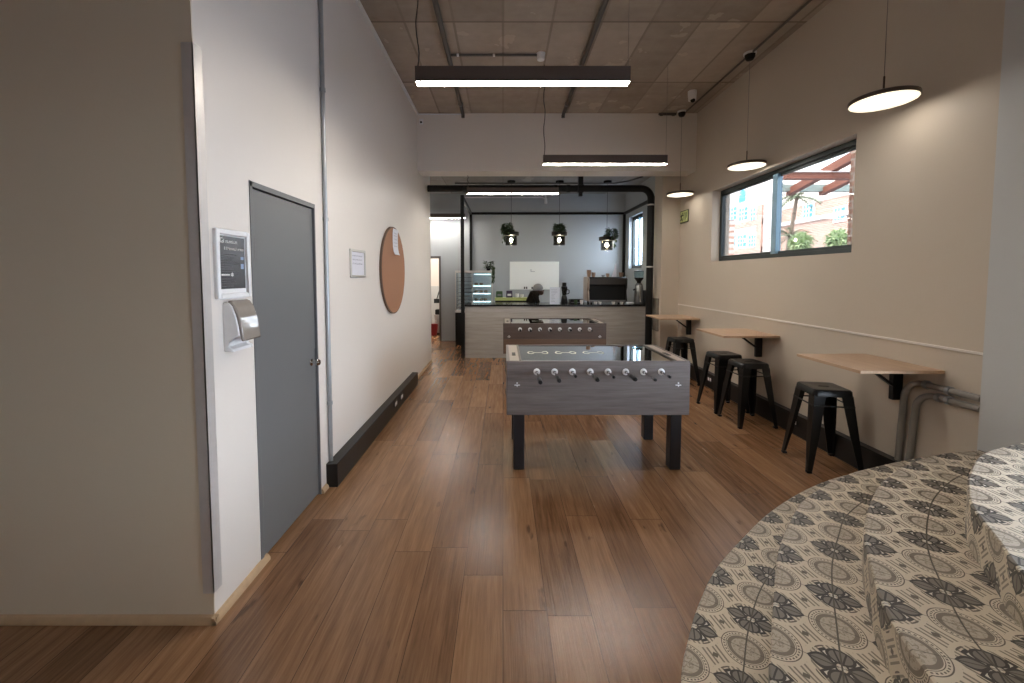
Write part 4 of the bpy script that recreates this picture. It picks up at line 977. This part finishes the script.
packet(-0.08, 8.95, 1.085, 0.15, 0.08, 0.14, M['greenpack'], 'packet', 'dark green packet at the left end of the lime shelf', 'packet', M['dimprint'])
packet(0.14, 8.95, 1.085, 0.14, 0.08, 0.15, M['purple'], 'packet', 'dark purple packet standing on the lime shelf', 'packet', M['chalk'])
def cup(x, y, z, r, h_, mat, label, group=None, name='cup'):
    o = MB().lathe([(r * 0.7, 0), (r * 0.95, h_ * 0.5), (r, h_), (r * 0.92, h_), (r * 0.85, h_ * 0.5), (r * 0.6, h_ * 0.08), (0.001, h_ * 0.08)], (x, y, z), 16).build(name, mat)
    return tag(o, label, 'cup', group)
cup(0.31, 8.95, 1.085, 0.045, 0.085, M['cup'], 'white cup beside the purple packet on the lime shelf')
cup(0.42, 8.95, 1.085, 0.04, 0.07, M['cup'], 'white cup at the right end of the lime shelf, next to the person')
# menu stand on the counter
t = thing('menu_stand', 'upright white menu card in a clear holder on the black counter top', 'menu', (0.99, 7.75, CZ))
Bx(0.895, 1.085, 7.735, 7.738, CZ, CZ + 0.325).build('card', M['paper'], t)
Bx(0.89, 1.09, 7.728, 7.733, CZ, CZ + 0.33).build('clear_sleeve', M['glass'], t)
Bx(0.89, 1.09, 7.72, 7.80, CZ, CZ + 0.008).build('foot', M['glass'], t)
gm = MB(); rn = random.Random(4)
for k in range(9): gm.box(0.92, 0.92 + rn.uniform(0.05, 0.13), 7.7345, 7.735, CZ + 0.05 + k * 0.028, CZ + 0.056 + k * 0.028)
gm.build('printed_line', M['ink'], t.children[0])
# tall black syrup pump / blender by the menu
t = thing('blender', 'slim black and blue blender standing right of the menu card', 'blender', (1.22, 8.05, CZ))
MB().lathe([(0.065, CZ), (0.07, CZ + 0.02), (0.055, CZ + 0.13), (0.04, CZ + 0.15)], (1.22, 8.05, 0), 20).build('motor_base', M['black'], t)
MB().lathe([(0.04, CZ + 0.15), (0.062, CZ + 0.30), (0.056, CZ + 0.30), (0.034, CZ + 0.16), (0.001, CZ + 0.16)], (1.22, 8.05, 0), 20).build('jug', M['jar'], t)
MB().lathe([(0.062, CZ + 0.30), (0.062, CZ + 0.33), (0.045, CZ + 0.34), (0.042, CZ + 0.41), (0.001, CZ + 0.415)], (1.22, 8.05, 0), 20).build('lid', M['black'], t)
MB().tube([(1.275, 8.05, CZ + 0.27), (1.315, 8.05, CZ + 0.26), (1.315, 8.05, CZ + 0.2), (1.265, 8.05, CZ + 0.18)], 0.01, 8).build('jug_handle', M['black'], t)
# drip tray, jars
t = thing('serving_tray', 'flat black tray on the counter left of the coffee machine', 'tray', (1.48, 8.05, CZ))
Bx(1.33, 1.60, 7.98, 8.2, CZ, CZ + 0.012).build('tray_bed', M['black'], t)
MB().box(1.33, 1.345, 7.98, 8.2, CZ, CZ + 0.075).box(1.585, 1.60, 7.98, 8.2, CZ, CZ + 0.075).box(1.345, 1.585, 8.185, 8.2, CZ, CZ + 0.075).box(1.345, 1.585, 7.98, 7.995, CZ + 0.045, CZ + 0.075).build('tray_rim', M['black'], t)
cup(1.42, 7.9, CZ, 0.035, 0.07, M['greenpack'], 'small green cup in front of the black tray')
cup(1.53, 7.86, CZ, 0.035, 0.075, M['cup'], 'white cup just left of the coffee machine')
# coffee machine
x0, x1, y0, y1 = 1.665, 2.405, 7.85, 8.25
t = thing('coffee_machine', 'wide black espresso machine on the counter with cups on top', 'coffee machine', ((x0 + x1) / 2, 8.05, CZ))
prof = [(y0 + 0.05, CZ + 0.06), (y1, CZ + 0.06), (y1, CZ + 0.52), (y0 + 0.02, CZ + 0.52), (y0, CZ + 0.50), (y0 + 0.01, CZ + 0.38), (y0 + 0.05, CZ + 0.36)]
MB().prism(prof, 'x', x0 + 0.012, x1 - 0.012).build('body', M['black'], t, bevel=0.008)
side = [(y0 - 0.03, CZ + 0.05), (y1 + 0.01, CZ + 0.05), (y1 + 0.01, CZ + 0.50), (y1 - 0.05, CZ + 0.525), (y0 + 0.03, CZ + 0.525), (y0 - 0.03, CZ + 0.48), (y0 - 0.02, CZ + 0.32), (y0 + 0.03, CZ + 0.26)]
MB().prism(side, 'x', x0 - 0.03, x0 + 0.012).build('side_panel', M['ledge'], t, bevel=0.01)
MB().prism(side, 'x', x1 - 0.012, x1).build('side_panel', M['black'], t, bevel=0.006)
Bx(x0 + 0.012, x1 - 0.012, y0 - 0.006, y0 + 0.012, CZ + 0.375, CZ + 0.50).build('upper_fascia', M['fascia'], t, bevel=0.004)
Bx(x0 + 0.012, x1 - 0.012, y0 - 0.02, y0 + 0.06, CZ + 0.03, CZ + 0.07).build('drip_tray', M['greymetal'], t)
for xx in (x0 + 0.06, x1 - 0.06):
    for yy in (y0 + 0.04, y1 - 0.05):
        MB().cyl((xx, yy, CZ), (xx, yy, CZ + 0.06), 0.02, n=12).build('foot', M['black'], t)
mx = [(1.70, 0.045, 0.14, 'brownjar', 'tall brown paper cup stack, leftmost on the coffee machine'), (1.79, 0.04, 0.09, 'brownjar', 'short brown cup second from the left on the coffee machine'), (1.98, 0.035, 0.04, 'greymetal', 'low grey cup in the middle of the coffee machine top'), (2.07, 0.035, 0.07, 'brownjar', 'brown cup just left of the white triangle'), (2.335, 0.045, 0.09, 'brownjar', 'brown cup at the right end of the coffee machine top')]
for x, r, h_, m_, lab in mx:
    cup(x, 8.02, CZ + 0.525 - 0.005, r, h_, M[m_], lab, 'cups on the coffee machine')
o = MB().prism([(2.16, CZ + 0.521), (2.255, CZ + 0.521), (2.245, CZ + 0.80), (2.235, CZ + 0.79)], 'y', 8.05, 8.056).prism([(2.16, CZ + 0.521), (2.255, CZ + 0.521), (2.255, CZ + 0.526), (2.16, CZ + 0.526)], 'y', 8.05, 8.12).build('sun_patch_shape', M['paper'])  # white triangle modelled in place of a sun patch on the wall
tag(o, 'white triangle on the coffee machine in place of a sun patch', 'card')
for x, lab in ((1.78, 'white espresso cup at the left in front of the coffee machine'), (1.86, 'white espresso cup second from left in front of the coffee machine'), (2.12, 'white cup in front of the middle of the coffee machine'), (2.28, 'white cup in front of the right of the coffee machine')):
    cup(x, 7.77, CZ, 0.033, 0.045, M['cup'], lab, 'cups in front of the coffee machine')
t = thing('saucer_pile', 'small pile of pale saucers between coffee machine and grinder', 'saucers', (2.44, 7.75, CZ))
MB().lathe([(0.04, CZ), (0.07, CZ + 0.01), (0.072, CZ + 0.035), (0.05, CZ + 0.03), (0.001, CZ + 0.03)], (2.44, 7.75, 0), 18).build('saucer', M['cup'], t)
# grinder
gx, gy = 2.655, 7.92
t = thing('coffee_grinder', 'grey steel coffee grinder with a clear hopper beside the black duct', 'coffee grinder', (gx, gy, CZ))
MB().lathe([(0.09, CZ), (0.095, CZ + 0.02), (0.085, CZ + 0.2), (0.075, CZ + 0.36), (0.05, CZ + 0.40), (0.04, CZ + 0.405)], (gx, gy, 0), 24).build('body', M['greymetal'], t)
MB().lathe([(0.038, CZ + 0.405), (0.04, CZ + 0.43), (0.085, CZ + 0.49), (0.088, CZ + 0.51), (0.04, CZ + 0.51)], (gx, gy, 0), 24).build('hopper_base', M['black'], t)
MB().lathe([(0.086, CZ + 0.51), (0.094, CZ + 0.63), (0.088, CZ + 0.63), (0.08, CZ + 0.515)], (gx, gy, 0), 24).build('hopper', M['caseglass'], t)
MB().lathe([(0.09, CZ + 0.63), (0.096, CZ + 0.64), (0.001, CZ + 0.65)], (gx, gy, 0), 24).build('hopper_lid', M['black'], t)
Bx(gx - 0.018, gx + 0.018, gy - 0.102, gy - 0.07, CZ + 0.03, CZ + 0.36).build('front_strip', M['chrome'], t, bevel=0.006)
MB().tube([(gx - 0.085, gy - 0.03, CZ + 0.28), (gx - 0.12, gy - 0.05, CZ + 0.27)], 0.012, 8).build('dosing_lever', M['black'], t)
Bx(2.76, 2.86, 7.85, 8.05, CZ, CZ + 0.26).build('knock_box', M['black'])
tag(bpy.data.objects['knock_box'], 'black box on the counter between grinder and duct', 'box')

# kitchen passage door and the things seen through it
d = struct(MB().box(-2.29, -2.25, YB - 0.02, YB + 0.15, 0, 2.02).box(-1.53, -1.485, YB - 0.02, YB + 0.15, 0, 2.02).box(-2.29, -1.485, YB - 0.02, YB + 0.15, 1.98, 2.03), 'door_3', M['darkpipe'])
struct(Bx(-3.2, -0.9, 12.15, 12.2, 0, 1.25), 'trim_3', M['wall_grey'])
t = thing('broom', 'broom leaning on the wall in the passage beyond the far left doorway', 'broom', (-1.78, 11.4, 0))
MB().cyl((-1.86, 11.35, 0.9), (-1.72, 11.9, 1.62), 0.014, n=8).build('handle', M['black'], t)
MB().box(-1.93, -1.78, 11.28, 11.36, 0.80, 0.92).build('brush_head', M['black'], t, bevel=0.01)
t = thing('mop_trolley', 'grey mop trolley with black wringer in the passage beyond the far left doorway', 'trolley', (-1.66, 10.9, 0))
MB().lathe([(0.16, 0.02), (0.2, 0.5), (0.21, 0.52), (0.19, 0.52), (0.001, 0.1)], (-1.66, 10.9, 0), 18).build('tub', M['wall_grey'], t)
MB().box(-1.82, -1.5, 10.8, 11.0, 0.52, 0.66).build('wringer', M['black'], t, bevel=0.02)
MB().lathe([(0.2, 0.0), (0.2, 0.04), (0.001, 0.05)], (-1.66, 10.9, 0), 18).build('trolley_base', M['black'], t)
t = thing('bucket', 'dark red bucket on the passage floor beyond the far left doorway', 'bucket', (-1.84, 10.6, 0))
MB().lathe([(0.10, 0.0), (0.13, 0.28), (0.135, 0.29), (0.12, 0.285), (0.09, 0.02), (0.001, 0.02)], (-1.84, 10.6, 0), 18).build('pail', M['red'], t)
MB().tube(arc((-1.84, 0.28), 0.13, 0, PI, 10, 'xz', 10.6), 0.005, 6).build('handle', M['steel'], t)

fill_d = bpy.data.lights.new('passage_fill', 'POINT'); fill_d.energy = 55; fill_d.shadow_soft_size = 0.12; fill_d.color = (1.0, 0.96, 0.9)  # unseen fill light added to brighten the passage, no fixture
lamp = bpy.data.objects.new('passage_fill', fill_d); COL.objects.link(lamp); lamp.location = (-1.9, 10.9, 2.6)
# ---------------------------------------------------------------- person bending behind the counter
pt = thing('person', 'person in dark clothes and a grey cap bending down behind the counter', 'person', (0.54, 8.62, 0))
def skinned(name, verts, edges, radii, mat, parent, sub=1):
    me = bpy.data.meshes.new(name)
    me.from_pydata([Vector(v) - ROOT[pt.name] for v in verts], edges, [])
    o = bpy.data.objects.new(name, me); COL.objects.link(o); o.parent = parent
    me.materials.append(mat)
    sk = o.modifiers.new('skin', 'SKIN'); sk.use_smooth_shade = True
    for i, r in enumerate(radii):
        dv = me.skin_vertices[0].data[i]; dv.radius = (r, r) if not isinstance(r, tuple) else r; dv.use_root = (i == 0)
    ss = o.modifiers.new('sub', 'SUBSURF'); ss.levels = sub; ss.render_levels = sub
    ROOT[o.name] = ROOT[pt.name]
    return o
py = 8.62
V = [(0.54, py, 0.88), (0.59, py, 1.03), (0.655, py, 1.15), (0.70, py, 1.20), (0.73, py, 1.225),                       # pelvis, waist, chest, neck base, neck
     (0.54, py - 0.09, 0.84), (0.55, py - 0.10, 0.47), (0.51, py - 0.10, 0.08), (0.65, py - 0.11, 0.035),                # leg
     (0.54, py + 0.09, 0.84), (0.53, py + 0.10, 0.47), (0.47, py + 0.10, 0.08), (0.61, py + 0.11, 0.035),
     (0.68, py - 0.17, 1.14), (0.76, py - 0.20, 0.93), (0.90, py - 0.13, 0.90),                                          # arm
     (0.68, py + 0.17, 1.14), (0.76, py + 0.20, 0.93), (0.90, py + 0.13, 0.90)]
Ed = [(0, 1), (1, 2), (2, 3), (3, 4), (0, 5), (5, 6), (6, 7), (7, 8), (0, 9), (9, 10), (10, 11), (11, 12), (3, 13), (13, 14), (14, 15), (3, 16), (16, 17), (17, 18)]
Rd = [0.125, 0.12, 0.125, 0.10, 0.068, 0.085, 0.06, 0.042, 0.035, 0.085, 0.06, 0.042, 0.035, 0.06, 0.045, 0.032, 0.06, 0.045, 0.032]
body = skinned('body', V, Ed, Rd, M['darkcloth'], pt)
# head with face, turned down to the right
hc = Vector((0.755, py - 0.02, 1.265))
hd_ = MB(); hd_.ball(hc, 0.1, 20, (1.0, 0.82, 1.12), 12)
hd_.ball(hc + Vector((0.055, 0, -0.055)), 0.058, 14, (1, 0.9, 1), 8)                                              # jaw
hd_.ball(hc + Vector((0.103, 0, -0.02)), 0.018, 10, (1.1, 0.7, 1.2), 6)                                          # nose
for sy in (-1, 1): hd_.ball(hc + Vector((-0.005, sy * 0.083, -0.015)), 0.026, 10, (0.7, 0.3, 1), 6)                # ears
hd_.ball(hc + Vector((0.085, 0, -0.068)), 0.022, 10, (0.6, 1.1, 0.4), 6)                                         # lips
ho = hd_.build('head', M['skin'], pt)
for sy in (-1, 1): MB().ball(hc + Vector((0.088, sy * 0.034, 0.012)), 0.011, 8).build('eye', M['chalk'], ho)
cp = MB().ball(hc + Vector((-0.012, 0, 0.02)), 0.112, 22, (1.0, 0.86, 1.02), 12)
cp.v = [v if v.z > hc.z + 0.0 - 0.35 * (v.x - hc.x) * -1 * 0 else Vector((v.x, v.y, max(v.z, hc.z - 0.02))) for v in cp.v]
cp.build('cap', M['cap'], ho)
for sy in (-1, 1):                                                                                             # hands
    wq = Vector((0.90, py + sy * 0.13, 0.90)); HV = [wq, wq + Vector((0.05, 0, -0.005))]; HE = [(0, 1)]; HR = [(0.022, 0.03), (0.018, 0.034)]
    for k, L in enumerate((0.06, 0.072, 0.068, 0.052)):
        b0 = wq + Vector((0.085, (k - 1.5) * 0.019, -0.005)); HV += [b0, b0 + Vector((L * 0.5, 0, -0.008)), b0 + Vector((L * 0.85, 0, -0.03))]
        i = len(HV) - 3; HE += [(1, i), (i, i + 1), (i + 1, i + 2)]; HR += [0.009, 0.008, 0.007]
    HV += [wq + Vector((0.04, -sy * 0.035, -0.005)), wq + Vector((0.075, -sy * 0.055, -0.012))]; i = len(HV) - 2; HE += [(0, i), (i, i + 1)]; HR += [0.011, 0.009]
    skinned('hand', HV, HE, HR, M['skin'], pt)

# ---------------------------------------------------------------- outside the window
struct(Bx(3.25, 60, -20, 70, -0.3, -0.15), 'ground_outside', M['paving'])
def onX(px, pyy, X):
    a = (px - CX) / FPX; p = math.atan((CY - HZ) / FPX)
    bb = -(pyy - CY) / FPX
    d = Vector((a, math.cos(p) + bb * math.sin(p), -math.sin(p) + bb * math.cos(p)))
    k = X / d.x; return d.y * k, CAMH + d.z * k
def facade_window(X, px, pyy, wpx, hpx, parent, arch=False):
    y0_, z0_ = onX(px + wpx / 2, pyy + hpx / 2, X); y1_, z1_ = onX(px - wpx / 2, pyy - hpx / 2, X)
    f = Bx(X - 0.06, X + 0.02, y0_ - 0.1, y1_ + 0.1, z0_ - 0.1, z1_ + 0.1).build('window', M['paleplaster'], parent)
    if arch:
        ym = (y0_ + y1_) / 2; r = (y1_ - y0_) / 2
        poly = [(y0_, z0_), (y1_, z0_)] + [(ym + r * math.cos(PI * i / 10), z1_ - r * 0.6 + r * 0.6 * math.sin(PI * i / 10)) for i in range(11)]
        MB().prism(poly, 'x', X - 0.09, X - 0.06).build('pane', M['bluepane'], f)
        return
    MB().box(X - 0.09, X - 0.06, y0_, y1_, z0_, z1_).build('pane', M['bluepane'], f)
    g = MB(); ym, zm = (y0_ + y1_) / 2, (z0_ + z1_) / 2
    for k in (-1, 1): g.box(X - 0.11, X - 0.09, ym + k * (y1_ - y0_) / 6 - 0.03, ym + k * (y1_ - y0_) / 6 + 0.03, z0_, z1_)
    for k in (-1, 1): g.box(X - 0.11, X - 0.09, y0_, y1_, zm + k * (z1_ - z0_) / 6 - 0.03, zm + k * (z1_ - z0_) / 6 + 0.03)
    g.build('glazing_bar', M['paleplaster'], f)
X1 = 16.0
ya, zt_ = onX(900, 206, X1); yb = onX(764, 206, 15.0)[0] - 0.1; _, ztop_ = onX(800, 206, X1)
t = thing('brick_building', 'sunlit brick building with small blue windows outside, right pane of the window', 'building', (X1 + 3, (ya + yb) / 2, -0.15))
Bx(X1, X1 + 6, ya - 6, yb, -0.15, ztop_).build('wall', M['brick'], t)
MB().prism([(X1 - 0.04, ztop_), (X1 + 7, ztop_), (X1 + 7, ztop_ + 2.6), (X1 + 3, ztop_ + 2.6), (X1 - 0.04, ztop_ + 0.25)], 'y', ya - 6, yb).build('roof', M['roof'], t)
_, zb_ = onX(800, 221, X1)
Bx(X1 - 0.12, X1, ya - 6, yb, zb_ - 0.12, zb_ + 0.06).build('string_course', M['paleplaster'], t)
facade_window(X1, 809.5, 211, 8, 10.5, t); facade_window(X1, 841, 214, 9, 10, t)
MB().box(X1 + 1.5, X1 + 2.6, onX(842, 200, X1)[0] - 0.7, onX(842, 200, X1)[0] + 0.7, ztop_, ztop_ + 2.8).build('chimney', M['brick'], t)
X2 = 15.0
ya2, _ = onX(764, 206, X2); yb2, _ = onX(712, 206, X2); _, z2 = onX(744, 184, X2); _, zg = onX(744, 170, X2)
t = thing('gabled_building', 'pale gabled building with rows of blue windows outside, left pane of the window', 'building', (X2 + 3, (ya2 + yb2) / 2, -0.15))
ymm = (ya2 + yb2) / 2
MB().prism([(ya2, -0.15), (yb2, -0.15), (yb2, z2 - 1.2), (ymm, zg), (ya2, z2 - 1.2)], 'x', X2, X2 + 5).build('gable_wall', M['paleplaster'], t)
MB().prism([(ya2 - 0.06, z2 - 1.22), (ymm, zg + 0.02), (yb2 + 0.5, z2 - 1.5), (yb2 + 0.5, z2 - 1.2), (ymm, zg + 0.3), (ya2 - 0.06, z2 - 0.95)], 'x', X2 - 0.02, X2 + 6).build('roof', M['roof'], t)
for yy_ in (224, 250):
    _, zz_ = onX(744, yy_, X2); Bx(X2 - 0.08, X2, ya2, yb2, zz_ - 0.25, zz_ + 0.1).build('brick_band', M['brick'], t)
for px in (733.5, 744.5, 756): facade_window(X2, px, 214, 7.5, 10, t)
for px in (732.5, 743, 754): facade_window(X2, px, 241, 7.5, 10, t)
facade_window(X2, 743.5, 196, 6, 10, t, True)
Bx(X2 - 0.12, X2, ya2, ya2 + 0.5, -0.15, z2 - 1.6).build('brick_pilaster', M['brick'], t)

def bush(label, X, px, pyy, r, seed):
    y_, z_ = onX(px, pyy, X)
    t = thing('bush', label, 'bush', (X, y_, -0.15), 'pale bushes outside the window')
    MB().tube([(X, y_, -0.15), (X + 0.05, y_, z_ * 0.5), (X, y_, z_)], [0.1, 0.07, 0.03], 7).build('stem', M['bark'], t)
    rn = random.Random(seed); p = MB()
    for i in range(700):
        v = Vector((rn.gauss(0, 1), rn.gauss(0, 1), rn.gauss(0, 1))).normalized() * r * rn.random() ** 0.4
        leaf(p, Vector((X, y_, z_)) + v, v + Vector((0, 0, rn.uniform(-0.3, 0.5))), 0.17, 0.09)
    p.build('foliage', M['leafpale'], t, smooth=False)
bush('round pale green bush outside, low in the middle of the right window pane', 11.0, 801, 244, 0.34, 1)
bush('pale green bush outside, at the low right of the right window pane', 11.0, 838, 241, 0.30, 2)
y_, z_ = onX(786, 262, 12.0); y2_, z2_ = onX(797, 196, 12.0)
t = thing('palm_tree', 'slender leaning palm outside, beside the window mullion', 'tree', (12, y_, -0.15))
P = [(12, y_ + 0.2, -0.15), (12, y_, z_), (12, (y_ * 0.55 + y2_ * 0.45), z_ + (z2_ - z_) * 0.45), (12, y2_, z2_)]
MB().tube(catmull(P, 6), [0.12 - 0.06 * i / 18 for i in range(19)], 8).build('trunk', M['bark'], t)
p = MB(); rn = random.Random(2)
for cc, rad in ((Vector((12, y2_, z2_)), 0.75), (Vector((12, y_ * 0.6 + y2_ * 0.4, z_ + (z2_ - z_) * 0.4)), 0.8)):
    for i in range(18):
        a = 2 * PI * i / 18 + rn.uniform(-0.15, 0.15); el = rn.uniform(-0.2, 0.9)
        d = Vector((math.cos(a) * math.cos(el), math.sin(a) * math.cos(el), math.sin(el)))
        for k in range(9):
            f = k / 8; q = cc + d * rad * f + Vector((0, 0, -0.4 * rad * f * f))
            for s_ in (-1, 1):
                leaf(p, q, d + d.cross(Vector((0, 0, 1))) * s_ * 0.9 + Vector((0, 0, -0.4)), 0.24, 0.07)
p.build('fronds', M['frond'], t, smooth=False)
# porch outside: brick pillars, beam, rafters, roof boards
t = thing('porch_roof', 'red brown timber porch roof outside the window with sloping rafters', 'porch', (5.0, 6.0, -0.15))
yq = 6.6; _zq = lambda pyy: CAMH + (HZ - pyy) / FPX * yq
Bx(4.55, 8.5, yq, yq + 0.12, _zq(180), _zq(174)).build('beam', M['timber'], t)
Bx(4.55, 8.5, yq - 0.02, yq + 0.14, _zq(174), _zq(172.6)).build('capping', M['paleplaster'], t)
Bx(5.0, 8.5, yq + 0.9, yq + 1.0, _zq(182) + 0.02, _zq(177) + 0.06).build('gutter', M['gutter'], t)
for xx in (5.25, 5.85):
    zz_ = _zq(181)
    MB().prism([(yq - 1.6, zz_ + 0.42), (yq + 1.0, zz_ - 0.06), (yq + 1.0, zz_ + 0.06), (yq - 1.6, zz_ + 0.56)], 'x', xx, xx + 0.11).build('rafter', M['timber'], t)
MB().prism([(yq - 3.4, _zq(181) + 0.90), (yq - 0.9, _zq(181) + 0.42), (yq - 0.9, _zq(181) + 0.46), (yq - 3.4, _zq(181) + 0.94)], 'x', 4.5, 8.5).build('roof_boards', M['timber'], t)
for px, Xp, yw, lab in ((848, 4.3, 0.35, 'brick pillar of the porch at the right edge of the window'), (722, 6.6, 0.25, 'brick pillar of the porch at the left edge of the window')):
    yy_, _ = onX(px, 220, Xp)
    o = Bx(Xp, Xp + yw, yy_ - yw, yy_ if px > 800 else yy_, -0.15, 3.2)
    tag(o.build('brick_pillar', M['brick']), lab, 'pillar', 'porch pillars')
